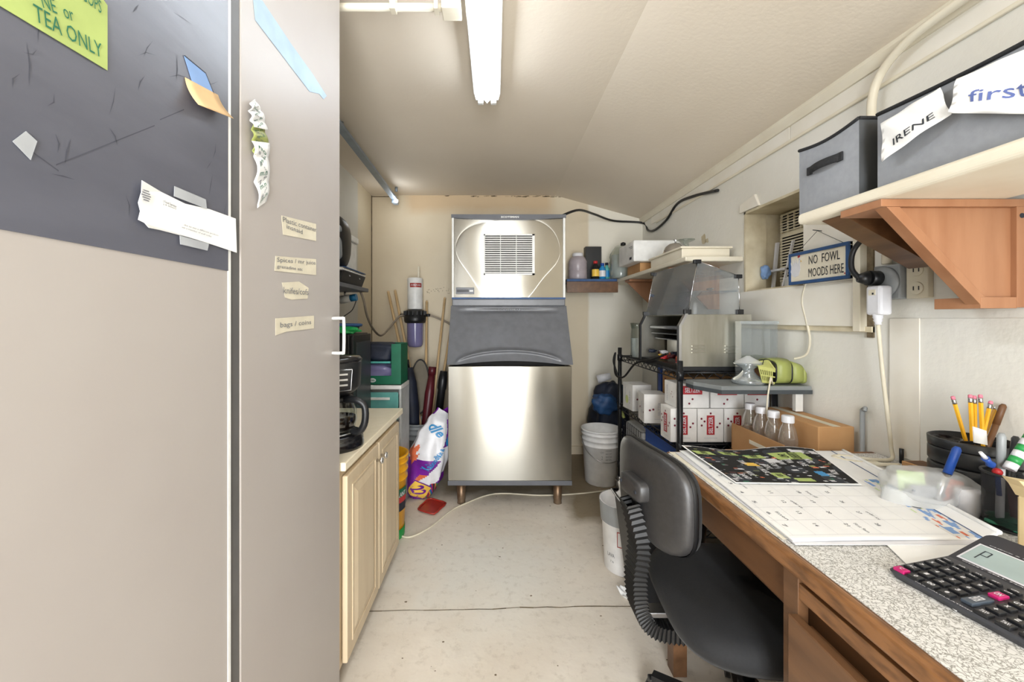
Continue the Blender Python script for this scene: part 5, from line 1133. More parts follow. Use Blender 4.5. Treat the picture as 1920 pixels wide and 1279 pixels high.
bk.prism([(.955, y2, 1.45), (1.255, y2, 1.45), (1.255, y2, 1.21), (1.175, y2, 1.21)], (0, .03, 0), 'wood_orange', .001).build('bracket', t)

def fbin(y0, y1_, z1, lab, handle=True):
    x0, x1, z0 = .955, 1.225, 1.486
    t = thing('fabric_bin', lab, 'storage bin', ((x0 + x1) / 2, (y0 + y1_) / 2, z0), 'grey fabric bins on the upper shelf')
    th = .006
    MB().grid(lambda u, v: Vector((x0 - .006 * math.sin(PI * u) * math.sin(PI * v), lerp(y1_, y0, u), lerp(z0, z1, v) - .012 * math.sin(PI * u) * v)), 14, 10, 'bin_fabric').grid(lambda u, v: Vector((x0 + th, lerp(y0, y1_, u), lerp(z0, z1, v) - .012 * math.sin(PI * u) * v)), 14, 10, 'bin_fabric').build('front', t)
    MB().box(x0 + .001, x1, y0, y0 + th, z0, z1, 'bin_fabric_dark', .002).box(x0 + .001, x1, y1_ - th, y1_, z0, z1, 'bin_fabric_dark', .002).box(x1 - th, x1, y0, y1_, z0, z1, 'bin_fabric').box(x0, x1, y0, y1_, z0, z0 + .004, 'bin_fabric').build('sides', t)
    r_ = MB().tube([Vector((x0 - .001, lerp(y1_, y0, q / 8), z1 - .012 * math.sin(PI * q / 8))) for q in range(9)], .0048, 'handle_black', 6, 2).tube([(x0, y0, z1), (x1, y0, z1), (x1, y1_, z1), (x0, y1_, z1)], .0048, 'handle_black', 6, 1); r_.build('rim', t)
    if handle:
        ym = (y0 + y1_) / 2; zm = z0 + (z1 - z0) * .60; L_ = .055
        MB().box(x0 - .010, x0 - .005, ym + L_ - .012, ym + L_ + .006, zm - .012, zm + .012, 'handle_black', .001).box(x0 - .010, x0 - .005, ym - L_ - .006, ym - L_ + .012, zm - .012, zm + .012, 'handle_black', .001).sheet(lambda u, v: Vector((x0 - .008 - .012 * math.sin(PI * u), ym + L_ - 2 * L_ * u, zm - .011 + .022 * v)), 12, 2, 'handle_black', .002).build('handle', t)
    return t
fbin(1.035, 1.238, 1.690, 'grey fabric bin with black handle at the far end of the upper shelf')
t2 = fbin(.46, .985, 1.672, 'long grey fabric bin carrying the IRENE paper', False)
one(MB().blob((1.08, 1.13, 1.60), (.10, .08, .108), 'frost', .7, .08, 12), 'plastic_bag', 'crumpled translucent bag inside the far fabric bin', 'bag')
one(MB().box(1.02, 1.16, .62, .86, 1.50, 1.700, 'handle_black', .02), 'storage_pouch', 'black pouch inside the long grey fabric bin', 'pouch')
def bpaper(pts, lab, text, tp, hh, m, seed, out=.012, tt=.0):
    X0 = .938; C4 = [atX(*pts[k], X0) for k in (3, 2, 1, 0)]; tp = (tp[0], 1 - tp[1], tp[2], tp[3])
    def f(u, v):
        p = C4[0].lerp(C4[1], u).lerp(C4[3].lerp(C4[2], u), v); p.x += -out * (math.sin(3.0 * u + seed) * .5 + .5) * (1 - v * .6) - .002 * math.sin(11 * u + 7 * v + seed); return p
    mb = MB().sheet(f, 16, 12, 'paper')
    mb.text_on(text, f, tp[:2], tp[2], hh, tp[3], m, .004, .0012)
    return one(mb, 'paper_sign', lab, 'paper')
bpaper([(1655, 232), (1763, 164), (1786, 214), (1661, 304)], 'white paper reading IRENE pinned to the long grey bin', 'IRENE', (.52, .70, .62, -.0), .18, 'ink', .5)
bpaper([(1800, 148), (1990, 60), (2010, 215), (1795, 212)], 'crumpled white paper reading first hanging over the long grey bin', 'first', (.44, .60, .52, .0), .26, 'ink_blue', 2.2, .02)
# ================================================================ DESK
ZD = .715; DX = .56; DY1 = 1.335; DY0 = -.45
t = thing('office_desk', 'old wooden desk with speckled laminate top along the right wall', 'desk', (.92, .45, 0))
MB().box(DX + .012, XR - .005, DY0, DY1 - .012, ZD - .03, ZD - .001, 'wood_desk').box(DX + .018, XR - .005, DY0, DY1 - .018, ZD - .001, ZD, 'laminate_crackle').build('desktop', t)
MB().box(DX - .004, DX + .018, DY0, DY1, ZD - .034, ZD + .001, 'wood_edge', .008, 3).box(DX + .018, XR - .005, DY1 - .018, DY1, ZD - .034, ZD + .001, 'wood_edge', .006, 3).build('wood_edging', t)
yp = .765
ap = MB().box(DX + .030, DX + .05, yp, DY1 - .03, ZD - .135, ZD - .034, 'wood_desk', .002)
ap.box(DX + .024, DX + .030, yp + .02, DY1 - .05, ZD - .125, ZD - .044, 'wood_desk_dark', .001).box(DX + .05, XR - .01, DY1 - .05, DY1 - .03, ZD - .135, ZD - .034, 'wood_desk_dark'); ap.build('apron', t)
MB().lathe3(Vector((DX + .024, 1.12, ZD - .062)), Vector((DX + .020, 1.12, ZD - .062)), [(.006, 0), (.006, 1)], 'yellow_print', 12).lathe3(Vector((DX + .0195, 1.12, ZD - .062)), Vector((DX + .0190, 1.12, ZD - .062)), [(.003, 0), (.003, 1)], 'ink', 8).build('keyhole', t)
for x in (.60, 1.24): MB().prism([(x - .022, 1.30 - .022, 0), (x + .022, 1.30 - .022, 0), (x + .022, 1.30 + .022, 0), (x - .022, 1.30 + .022, 0)], (0, 0, ZD - .135), 'wood_desk', .004).build('leg', t)
MB().box(DX + .045, XR - .02, DY0 + .02, yp, .08, ZD - .034, 'wood_desk_dark').build('pedestal', t)
MB().box(XR - .035, XR - .02, yp, DY1 - .06, .15, ZD - .036, 'wood_desk_dark').build('modesty_panel', t)
MB().box(DX + .012, DX + .032, yp - .02, yp + .018, .05, ZD - .036, 'wood_desk', .001).build('stile', t)
# drawer standing ajar
dr = MB().box(DX - .006, DX + .012,   -.30, yp - .018, ZD - .245, ZD - .110, 'wood_desk', .002).box(DX + .012, DX + .03, -.29, yp - .03, ZD - .235, ZD - .125, 'wood_desk_dark').build('drawer', t)
MB().lathe3(Vector((DX - .006, .60, ZD - .20)), Vector((DX - .03, .60, ZD - .20)), [(.010, 0), (.01, .4), (.018, .7), (.016, 1)], 'wood_edge', 20).build('knob', dr)
MB().box(DX + .014, DX + .030, -.30, yp - .016, ZD - .082, ZD - .052, 'wood_edge', .001).build('pull_out_rail', t)
MB().box(DX - .004, DX + .012, -.30, yp - .022, .12, ZD - .255, 'wood_desk', .002).build('drawer', t)

# papers on the desk
def flat(pts, z, m, th=.0008): return MB().prism([atZ(p[0], p[1], z) if isinstance(p[0], int) else Vector((*p, z)) for p in pts], (0, 0, th), m)
zp = ZD + .0006
mb = flat([(.582, .80), (.93, .79), (1.03, 1.32), (.585, 1.325)], zp, 'paper_cream'); one(mb, 'desk_pad', 'large cream paper sheet lowest on the desk under the calendar', 'paper')
one(flat([(.70, .60), (.98, .64), (1.03, .83), (.78, .80)], zp + .0012, 'paper', .0008), 'paper_sheet', 'blank white sheet between the calendar and the calculator', 'paper')
one(flat([(.590, .775), (.98, .775), (1.05, 1.31), (.60, 1.315)], zp + .0022, 'bag_white', .0012), 'paper_sheet', 'white backing sheet peeking out under the calendar edge', 'paper')
zc = zp + .0042
K = [Vector(p) for p in ((.590, .782), (1.010, .792), (1.160, 1.318), (.618, 1.322))]
def cal(u, v):
    p = K[0].lerp(K[1], u).lerp(K[3].lerp(K[2], u), v); z = zc + .0035 + .0012 * math.sin(5 * u + 3 * v) * (1 - v)
    if u > .93 and v < .9: z += .010 * ((u - .93) / .07) ** 2 * (1 - v)
    return Vector((p.x, p.y, z))
t = thing('wall_calendar', 'large open paper calendar lying on the desk with blue picture strip', 'calendar', (.85, 1.05, zp + .003))
def calm(u, v):
    s_ = .80 + .03 * v
    if s_ < u < .925 and v < .55:
        q = math.sin(u * 90 + v * 31) + math.sin(v * 57 - u * 40) + math.sin(u * 200) * .5
        if q > .9: return 'paper_blue'
        if q > .35 and u > .84: return 'bag_blue' if v > .3 else 'paper_blue'
        if q < -1.4: return 'orange_print' if v < .2 else 'light_green'
        return 'box_white'
    if .925 < u < .932: return 'blue_paint'
    return 'paper'
MB().sheet(cal, 110, 60, calm, .0030, 'paper').build('page', t)
g = MB()
for q in range(8):
    for k in range(16):
        a = k / 16 * .78 + .01; b = (k + 1) / 16 * .78 + .01; v = .03 + q * .11; h = .0012; g.poly([cal(a, v) + Vector((0, 0, .0005)), cal(b, v) + Vector((0, 0, .0005)), cal(b, v + h) + Vector((0, 0, .0005)), cal(a, v + h) + Vector((0, 0, .0005))], 'ink_faint')
    u = .03 + q * .11
    for k in range(10):
        a = .03 + k * .077; b = a + .077; h = .001; g.poly([cal(u, a) + Vector((0, 0, .0005)), cal(u + h, a) + Vector((0, 0, .0005)), cal(u + h, b) + Vector((0, 0, .0005)), cal(u, b) + Vector((0, 0, .0005))], 'ink_faint')
n_ = 1
for q in range(5):
    for k in range(7):
        if n_ <= 31:
            g.text_on(str(n_), cal, (.05 + q * .155, .68 - k * .1 + .02), .022, .018, -1.57, 'ink_grey', .01, .0006)
            if n_ % 3 == 0: g.text_on(random.choice(['order ice', 'linen', 'Irene off', 'pay rent', 'First 9am']), cal, (.10 + q * .155, .68 - k * .1 - .005), .07, .018, -1.5, 'ink_grey', 0, .0006)
            n_ += 1
g.build('printing', t)
for u, v in ((.86, .25), (.965, .42), (.98, .30)): 
    c = cal(u, v); MB().lathe(tuple(c + Vector((0, 0, .0006))), [(.0085, 0), (.0085, .0004), (.001, .0004)], 'ink_grey', 20).build('punched_hole', t)
MB().tube([cal(1.0, q / 8) + Vector((.003, 0, .001)) for q in range(9)], .005, 'paper', 8, 2).build('rolled_edge', t)
# event newspaper
Fp = [Vector((.638, 1.045)), Vector((.962, 1.035)), Vector((1.050, 1.30)), Vector((.622, 1.315))]
def fly(u, v):
    p = Fp[0].lerp(Fp[1], u).lerp(Fp[3].lerp(Fp[2], u), v); z = zc + .0085 + .014 * v ** 3 * (.5 + .5 * math.cos(8 * u)) + .004 * math.sin(PI * v) * (.6 + .4 * math.cos(6 * u))
    return Vector((p.x, p.y, z))
rf = random.Random(11); blocks = []
for k in range(150):
    blocks.append((rf.random(), rf.random(), rf.uniform(.012, .05), rf.uniform(.008, .03), rf.choice(['bag_white', 'bag_white', 'ink_faint', 'lime', 'ink_grey', 'orange_print', 'green_dark', 'bin_fabric', 'maroon', 'bag_white', 'wood_desk'])))
big = [(.10, .80, .07, .05, 'paper_lime'), (.30, .84, .06, .05, 'paper_lime'), (.47, .75, .07, .05, 'paper_lime'), (.74, .74, .13, .10, 'paper_lime'), (.88, .86, .10, .05, 'bag_white'), (.45, .2, .05, .07, 'paper_lime'), (.6, .1, .07, .04, 'paper_lime'), (.80, .25, .035, .06, 'bag_blue'), (.35, .5, .05, .05, 'yellow_print'), (.56, .62, .05, .06, 'bag_white')]
def flym(u, v):
    if u < .012 or u > .988 or v < .02 or v > .985: return 'paper'
    for a, b, c, d, m_ in big:
        if abs(u - a + (v - b) * .15) < c and abs(v - b) < d: return m_
    
    for a, b, c, d, m_ in blocks:
        if abs(u - a + (v - b) * .4) < c * .5 and abs(v - b) < d * .5: return m_
    return 'dark_void' if math.sin(u * 17) * math.sin(v * 13) < .3 else 'ink'
t = thing('event_newspaper', 'black and lime printed event newspaper lying on the calendar', 'newspaper', (.83, 1.17, zc))
MB().sheet(fly, 150, 100, flym, .0008, 'paper').build('page', t)
g = MB()
g.text_on('CLUB EVENTS', fly, (.77, .74), .19, .07, -1.57, 'dark_void', .02, .0008).text_on('24/7', fly, (.69, .74), .11, .06, -1.57, 'dark_void', .02, .0008).text_on('WORLD', fly, (.90, .80), .20, .06, -1.57, 'dark_void', .03, .0008)
for k in range(12): g.text_on(rf.choice(['LIVE', 'BAND', 'FRIDAY', 'MUSIC', 'SHOW', 'BINGO', 'TRIVIA']), fly, (.08 + .075 * k, rf.uniform(.1, .6)), .12, .05, -1.57 + rf.uniform(-.1, .1), 'bag_white', .02, .0008)
for a, b, s_ in ((.10, .80, 'MONDAY'), (.30, .84, 'TUESDAY'), (.47, .75, 'FRIDAY'), (.45, .2, 'SUNDAY')): g.text_on(s_, fly, (a, b), .08, .05, -1.57, 'dark_void', .02, .0008)
g.build('printing', t)

# ================================================================ CALCULATOR
O = Vector((.684, .6915, ZD + .001)); U = Vector((-.13, -.99, 0)).normalized(); V = Vector((.99, -.13, 0)).normalized(); LU, LV = .178, .235
V = Vector((.985, .17, 0)).normalized(); U = Vector((V.y, -V.x, 0)); 
Tc = Matrix((( U.x, V.x, 0, O.x), (U.y, V.y, 0, O.y), (0, 0, 1, O.z), (0, 0, 0, 1)))
t = thing('desk_calculator', 'dark grey desktop calculator with pink keys on the near end of the desk', 'calculator', O)
def ctop(v): return .012 + .05 * v if v < .135 else .01875 + (v - .135) * .32
b = bmesh.new()
pr_ = [(0, 0), (LU, 0), (LU, LV), (0, LV)]
mb = MB(Tc); rr = .014
def rrect(x0, x1, y0, y1, r, n=5):
    out = []
    for cx_, cy_, a0 in ((x1 - r, y1 - r, 0), (x0 + r, y1 - r, PI / 2), (x0 + r, y0 + r, PI), (x1 - r, y0 + r, 1.5 * PI)):
        for k in range(n + 1): a = a0 + PI / 2 * k / n; out.append((cx_ + r * math.cos(a), cy_ + r * math.sin(a)))
    return out
outl = []
base = rrect(.004, LU - .004, .004, LV - .004, rr); top_ = rrect(0, LU, 0, LV, rr)
# split the outline at v=.135 so that the display part can rise
def dens(p):
    q = []
    for i in range(len(p)):
        a, c = p[i], p[(i + 1) % len(p)]; q.append(a)
        if (a[1] - .135) * (c[1] - .135) < 0: s_ = (.135 - a[1]) / (c[1] - a[1]); q.append((a[0] + (c[0] - a[0]) * s_, .135))
    return q
top_ = dens(top_); base = dens(rrect(.004, LU - .004, .004, LV - .004, rr))
n_ = len(top_); vs = [Vector((x, y, 0)) for x, y in base] + [Vector((x, y, ctop(y) - .004)) for x, y in top_] + [Vector((.003 + x * (1 - .006 / LU), .003 + y * (1 - .006 / LV), ctop(y))) for x, y in top_]
fs = [list(range(n_))[::-1]] + [(k, (k + 1) % n_, n_ + (k + 1) % n_, n_ + k) for k in range(n_)] + [(n_ + k, n_ + (k + 1) % n_, 2 * n_ + (k + 1) % n_, 2 * n_ + k) for k in range(n_)]
mb.add(vs, fs, 'calc_body')
T3 = vs[2 * n_:]; lo_ = [p for p in T3 if p.y <= .1352]; hi_ = [p for p in T3 if p.y >= .132]
def hullsort(ps): c = sum(ps, Vector()) / len(ps); return sorted(ps, key=lambda p: math.atan2(p.y - c.y, p.x - c.x))
mb.add(hullsort(lo_), [list(range(len(lo_)))], 'calc_body'); mb.add(hullsort(hi_), [list(range(len(hi_)))], 'calc_body')
mb.build('case', t)
def key(u, v, wu, wv, m, txt=None, tm='bag_white', h=.0045):
    k = MB(Tc); z = ctop(v); k.box(u - wu / 2, u + wu / 2, v - wv / 2, v + wv / 2, z - .001, z + h, m, .0012)
    if txt: k.text(txt, (u, v, z + h), (1, 0, 0), (0, 1, 0), min(wu * .6, .0045 * len(txt)), wv * .5, tm, .03, .0004)
    return k.build('key', t)
rows = [(.012, ['C', '0', '00', '.', None, 'TAX+', 'TAX-']), (.034, ['AC', '1', '2', '3', None, '+', '=']), (.056, ['>', '4', '5', '6', None, 'x', '-']), (.078, ['%', '7', '8', '9', None, 'GT', 'M+'])]
us = [.016, .036, .056, .076, None, .118, .140]
for v, r_ in rows:
    for u, s_ in zip(us, r_):
        if u is None: continue
        key(u, v, .0155, .0155, 'magenta' if s_ == 'C' else 'calc_key', s_)
key(.097, .036, .014, .044, 'calc_key_grey', 'ENTER'); key(.097, .078, .013, .022, 'magenta', 'ON')
for v in (.097, .111):
    for k, u in enumerate((.016, .036, .056, .076, .097, .118, .140)): key(u, v, .014, .0075, 'calc_key' if (k, v) != (6, .097) else 'light_green', ['MC', 'MR', 'TAX', 'SET', 'CPI', 'SEL', 'MU'][k])
for v in (.016, .05, .084): key(.160, v, .012, .018, 'calc_key', ['IN', 'OUT', 'GT'][rows and int(v * 30) % 3])
ds = MB(Tc)
def dp(u, v, o=0): return Vector((u, v, ctop(v) + .0008 + o))
ds.poly([dp(.010, .141), dp(LU - .016, .141), dp(LU - .016, .196), dp(.010, .196)], 'bag_white').poly([dp(.013, .144, .0006), dp(LU - .019, .144, .0006), dp(LU - .019, .193, .0006), dp(.013, .193, .0006)], 'lcd')
def seg(u, v, w_, h, o=.0012): ds.poly([dp(u, v, o), dp(u + w_, v, o), dp(u + w_, v + h, o), dp(u, v + h, o)], 'ink')
ux = .025; seg(ux, .155, .0015, .026); seg(ux, .1795, .010, .0015); seg(ux + .009, .168, .0015, .012); seg(ux, .167, .010, .0015)      # P
ux = LU - .04; seg(ux, .152, .0015, .028); seg(ux, .1785, .011, .0015); seg(ux, .152, .011, .0015); seg(ux + .0095, .152, .0015, .028); seg(ux + .014, .152, .002, .002)   # 0.
ds.text('COST SELL MARGIN', dp(.07, .1375, .0), (1, 0, 0), (0, 1, 0), .10, .003, 'bag_white', .02, .0006).text('CHECK & CORRECT', dp(.06, .200, 0), (1, 0, 0), (0, 1, 0), .08, .003, 'bag_white', .02, .0006)
ds.build('display', t)
MB(Tc).text('TAX CALCULATION', (.075, .0025, ctop(.0025)), (1, 0, 0), (0, 1, 0), .07, .0022, 'bag_white', .02, .0008).build('lettering', t)
MB(Tc).poly([dp(.10, .208), dp(.16, .208), dp(.16, .225), dp(.10, .225)], 'dark_void').build('solar_cell', t)

# ================================================================ DESK SMALL THINGS
z = ZD + .0005
ox, oy = 1.192, .985
t = thing('desk_organizer', 'round black tiered desk organizer holding yellow pencils', 'organizer', (ox, oy, z))
ob = MB()
for k in range(3):
    zz = k * .042; ob.lathe((ox, oy, z + zz), [(.06, 0), (.074, 0), (.077, .006), (.077, .036), (.074, .041), (.06, .041)], 'black_plastic', 40)
ob.lathe((ox, oy, z + .126), [(.077, 0), (.078, .02), (.074, .022), (.072, 0), (.06, -.02), (.002, -.02)], 'black_plastic', 40)
ob.box(ox - .07, ox + .07, oy - .0015, oy + .0015, z + .10, z + .142, 'black_plastic'); ob.lathe((ox - .035, oy + .03, z + .108), [(.03, 0), (.032, .035), (.03, .035), (.028, 0)], 'black_gloss', 20)
ob.build('tiers', t)
pencil0 = None
pens = [(1786, 743, -.3), (1819, 740, -.1), (1827, 742, 0), (1838, 740, 0), (1858, 752, .02), (1871, 755, .1)]
labs = ['leftmost yellow pencil, tilted away from the others', 'second yellow pencil from the left in the black organizer', 'yellow pencil in the middle of the close trio', 'yellow pencil at the right of the close trio', 'upright yellow pencil standing alone right of the trio', 'yellow pencil beside the brown marker']
bases = [(1.205, .998), (1.194, .985), (1.205, .99), (1.214, .98), (1.208, .99), (1.216, 1.0)]
for (px, py, tl), lb_, (bx, by) in zip(pens, labs, bases):
    top = at(px, py, by + .01); bt = Vector((bx, by, z + .09)); d = top - bt; L_ = d.length; dn = d.normalized()
    t = thing('pencil', lb_, 'pencil', bt, 'pencils in the black organizer')
    MB().lathe3(bt, bt + dn * (L_ - .02), [(.0044, 0), (.0044, 1)], 'pencil', 6, smooth=False).build('shaft', t)
    MB().lathe3(bt + dn * (L_ - .02), bt + dn * (L_ - .008), [(.0046, 0), (.0040, .3), (.0046, .5), (.0040, .7), (.0046, 1)], 'bright_metal', 10).build('ferrule', t)
    MB().lathe3(bt + dn * (L_ - .008), bt + dn * L_, [(.0042, 0), (.0042, .7), (.003, 1)], 'pink', 10).build('eraser', t)
def pen(b_, tp, r, m, capm, lab, nm='marker_pen', cap=.35):
    b_ = Vector(b_); tp = Vector(tp); t = thing(nm, lab, 'pen', b_); mid = b_.lerp(tp, 1 - cap)
    MB().lathe3(b_, mid, [(r * .5, 0), (r, .08), (r, 1)], m, 14).build('barrel', t); MB().lathe3(mid, tp, [(r * 1.08, 0), (r * 1.08, .9), (r * .6, 1)], capm, 14).build('cap', t); return t
pen((1.215, .985, z + .09), at(1882, 758, .985), .006, 'wood_desk', 'wood_desk_dark', 'brown marker at the right end of the pencils')
one(MB().prism([at(1825, 800, .925), at(1850, 808, .925), at(1852, 835, .925), at(1827, 830, .925)], (0, .002, 0), 'paper'), 'paper_tag', 'small white printed slip in front of the pencils', 'paper')
# translucent holder with pen
hx, hy = 1.045, .955
t = thing('plastic_holder', 'puffed translucent white plastic pouch holding folded papers on the desk', 'pouch', (hx, hy, z))
MB().blob((hx, hy, z + .043), (.088, .046, .042), 'pouch', .72, .05, 3, 36, 24, Matrix.Rotation(-.25, 3, 'Z')).build('pouch', t)
def flap(u, v):
    a = lerp(PI * .98, PI * 2.02, u); R_ = .10; return Vector((hx + R_ * math.cos(a) * (1 - .1 * v), hy + .062 * math.sin(a) * (1 - .25 * v) + .012, z + .001 + .040 * v * (.5 + .5 * abs(math.cos(a)))))
MB().sheet(flap, 30, 6, 'frost', .001, 'frost').build('flap', t)
one(MB().prism([(.985, .960, z + .008), (1.05, .955, z + .008), (1.045, .962, z + .072), (.985, .968, z + .076)], (.003, .003, 0), 'light_green'), 'folded_paper', 'pale green folded paper inside the translucent pouch', 'paper')
one(MB().prism([(1.055, .935, z + .008), (1.105, .930, z + .010), (1.112, .935, z + .060), (1.07, .94, z + .070)], (-.004, .004, 0), 'orange_print', .001), 'folded_paper', 'orange wrapper inside the translucent pouch', 'wrapper')
one(MB().blob((1.02, .938, z + .028), (.035, .014, .022), 'bin_fabric', .8, .15, 3), 'folded_paper', 'grey crumpled foil in the middle of the translucent pouch', 'wrapper')
pen((1.035, .925, z + .022), atX(1796, 838, 1.085) + Vector((0, 0, 0)), .0075, 'bright_metal', 'blue', 'blue capped pen standing in the translucent pouch', 'ballpoint_pen', .5)
# mesh cup
mx_, my_ = 1.105, .842
t = thing('mesh_cup', 'black wire mesh cup crammed with red and green items', 'cup', (mx_, my_, z))
MB().lathe((mx_, my_, z), [(.001, .001), (.040, .001), (.042, .004), (.044, .115), (.043, .115), (.041, .004)], 'mesh_dark', 40).build('mesh', t)
rg = [Vector((mx_ + .044 * math.cos(q / 20 * 6.283), my_ + .044 * math.sin(q / 20 * 6.283), z + .116)) for q in range(20)]
MB().tube(rg, .0026, 'black_plastic', 8, 2, True).tube([p - Vector((0, 0, .113)) for p in rg], .0022, 'black_plastic', 8, 2, True).build('rim', t)
one(MB().box(mx_ - .012, mx_ + .012, my_ - .022, my_ + .0, z + .006, z + .108, 'maroon', .003, R=Matrix.Rotation(-.12, 3, 'Y')), 'lighter_case', 'dark red flat case inside the mesh cup', 'case')
one(MB().blob((mx_, my_, z + .014), (.033, .033, .012), 'green_dark', .9, .2, 6), 'green_filler', 'green crinkled filler at the bottom of the mesh cup', 'filler')
pen((mx_ - .022, my_ + .005, z + .012), at(1878, 812, my_ + .01) , .0065, 'bag_white', 'bucket_grey', 'white marker with grey cap standing in the mesh cup', cap=.4)
pen((mx_ + .008, my_ + .018, z + .012), at(1905, 818, my_ + .02), .006, 'black_plastic', 'calc_body', 'black and white patterned pen standing in the mesh cup', cap=.3)
t = thing('novelty_pen', 'novelty pen with blue grip and red white spotted ball in the mesh cup', 'pen', (mx_ - .03, my_, z + .05))
a = at(1870, 885, my_); b = at(1838, 848, my_)
MB().cyl(a + Vector((.004, 0, -.05)), a, .004, 'blue').build('barrel', t); MB().blob(a, (.008, .008, .008), 'red', 1, 0, 0, 14, 10).build('ball', t); MB().lathe3(a.lerp(b, .25), a.lerp(b, .7), [(.004, 0), (.008, .3), (.005, .6), (.007, 1)], 'blue', 12).build('grip', t); MB().cyl(a.lerp(b, .7), b, .0045, 'bag_white', .003).build('tip', t)
t = thing('candy_stick', 'green and white striped stick at the right of the mesh cup', 'stick', (mx_ + .02, my_, z + .08))
a = at(1892, 880, my_ - .01); b = at(1935, 815, my_ - .01)
for k in range(6): MB().cyl(a.lerp(b, k / 6), a.lerp(b, (k + 1) / 6), .010, 'green' if k % 2 else 'bag_white', seg=14).build('stripe', t)
one(MB().lathe((1.088, .908, z), [(.018, 0), (.024, .0), (.022, .05), (.020, .056), (.001, .056)], 'bag_white', 24), 'white_cup', 'upturned white plastic cup between the pouch and mesh cup', 'cup')
Pc = [Vector(p) for p in ((1.0, .885, z), (1.055, .888, z), (1.062, .858, z), (1.012, .852, z))]
t = thing('business_card', 'orange and brown business card lying in front of the white cup', 'card', (1.03, .87, z))
MB().prism(Pc, (0, 0, .0008), 'yellow_print').build('card', t)
MB().prism([Pc[0], Pc[0].lerp(Pc[1], .4), Pc[3].lerp(Pc[2], .4), Pc[3]], (0, 0, .0012), 'wood_desk_dark').prism([p + Vector((0, 0, .0009)) for p in (Pc[0].lerp(Pc[2], .5), Pc[1].lerp(Pc[2], .4), Pc[2].lerp(Pc[3], .3))], (0, 0, .0006), 'orange_print').build('printing', t)
t = thing('wooden_stand', 'small pale wooden stand at the right edge of the desk', 'stand', (1.03, .755, z))
MB().box(1.012, 1.045, .745, .763, z, z + .105, 'wood_light', .001).box(1.02, 1.028, .764, .77, z, z + .10, 'wood_light').build('post', t)
MB().prism([(.985, .742, z + .142), (1.10, .742, z + .122), (1.10, .742, z + .095), (1.012, .742, z + .105), (.998, .742, z + .128)], (0, .026, 0), 'wood_light', .001).build('top', t)
MB().box(1.0, 1.10, .736, .772, z, z + .006, 'wood_light', .001).build('foot', t)
one(MB().box(1.205, 1.268, 1.10, 1.17, z, z + .028, 'cardboard', .002).box(1.21, 1.263, 1.105, 1.165, z + .028, z + .0285, 'wood_desk_dark'), 'cardboard_box', 'small shallow brown box on the desk beside the wall', 'box')
one(MB().cyl((1.262, 1.225, z), (1.262, 1.225, z + .045), .0055, 'black_plastic'), 'metal_peg', 'short black peg standing at the back of the desk', 'peg')
one(MB().box(1.10, 1.19, 1.195, 1.235, z, z + .005, 'masking', .001), 'wood_strip', 'flat pale wooden strip under the coiled cord on the desk', 'strip')

# ================================================================ OFFICE CHAIR
t = thing('office_chair', 'black task chair with plastic shell back and accordion spine cover at the desk', 'chair', (.68, 1.07, 0))
# backrest plate: local frame a along its width (far -> near), n facing the desk
Bc = Vector((.438, 1.165, .660)); bd = Vector((.05, -.36, 0)).normalized(); bn = Vector((-bd.y, bd.x, 0)); bn = Vector((.99, .14, 0)).normalized()
def oval(w_, h, n=36, e=.62): return [(w_ * math.copysign(abs(math.cos(q / n * 2 * PI)) ** e, math.cos(q / n * 2 * PI)), h * math.copysign(abs(math.sin(q / n * 2 * PI)) ** e, math.sin(q / n * 2 * PI))) for q in range(n)]
def plate(w_, h, offs, m, nm, e=.52):
    """stacked rounded outlines: offs = (offset along the normal, scale)"""
    mb = MB(); n = 36; rings = []
    for o_, s_ in offs:
        ring = []
        for a, b in oval(w_ * s_ if s_ > .2 else .001, h * s_ if s_ > .2 else .001, n, e):
            bow = .028 * (a / w_) ** 2; ring.append(Bc + bd * a + Vector((0, 0, b)) + bn * (o_ + bow - .012 * (b / h) ** 2 * 0))
        rings.append(ring)
    vs = [p for r_ in rings for p in r_]; fs = [(k * n + i, k * n + (i + 1) % n, (k + 1) * n + (i + 1) % n, (k + 1) * n + i) for k in range(len(rings) - 1) for i in range(n)]
    mb.add(vs, fs, m, True); return mb.build(nm, t)
HW, HH = .186, .130
plate(HW, HH, [(-.022, .001), (-.020, .5), (-.018, .8), (-.015, .93), (-.008, .985), (.004, 1.0), (.008, 1.0)], 'chair_plastic', 'back_shell')
plate(HW, HH, [(.006, 1.012), (.012, 1.02), (.018, 1.012), (.02, .99)], 'rubber', 'edge_bead')
plate(HW, HH, [(.018, .99), (.034, .97), (.044, .88), (.05, .7), (.052, .001)], 'fabric_black', 'back_cushion')
bk = MB(); c = Bc + Vector((0, 0, .012)) - bn * .02
ring = []
for o_, s_ in ((.006, 1.0), (-.018, 1.0), (-.026, .9), (-.028, .6)):
    ring.append([c + bd * (a * (s_ if s_ > .8 else s_)) + Vector((0, 0, b * s_)) + bn * o_ for a, b in oval(.062, .030, 24, .45)])
n = 24; bk.add([p for r_ in ring for p in r_], [(k * n + i, k * n + (i + 1) % n, (k + 1) * n + (i + 1) % n, (k + 1) * n + i) for k in range(3) for i in range(n)] + [[3 * n + i for i in range(n)]], 'chair_plastic', True); bk.build('mounting_bracket', t)
for a in (-.045, .042): MB().lathe3(c + bd * a - bn * .024, c + bd * a - bn * .030, [(.006, 0), (.005, 1)], 'ink', 10).build('bolt', t)
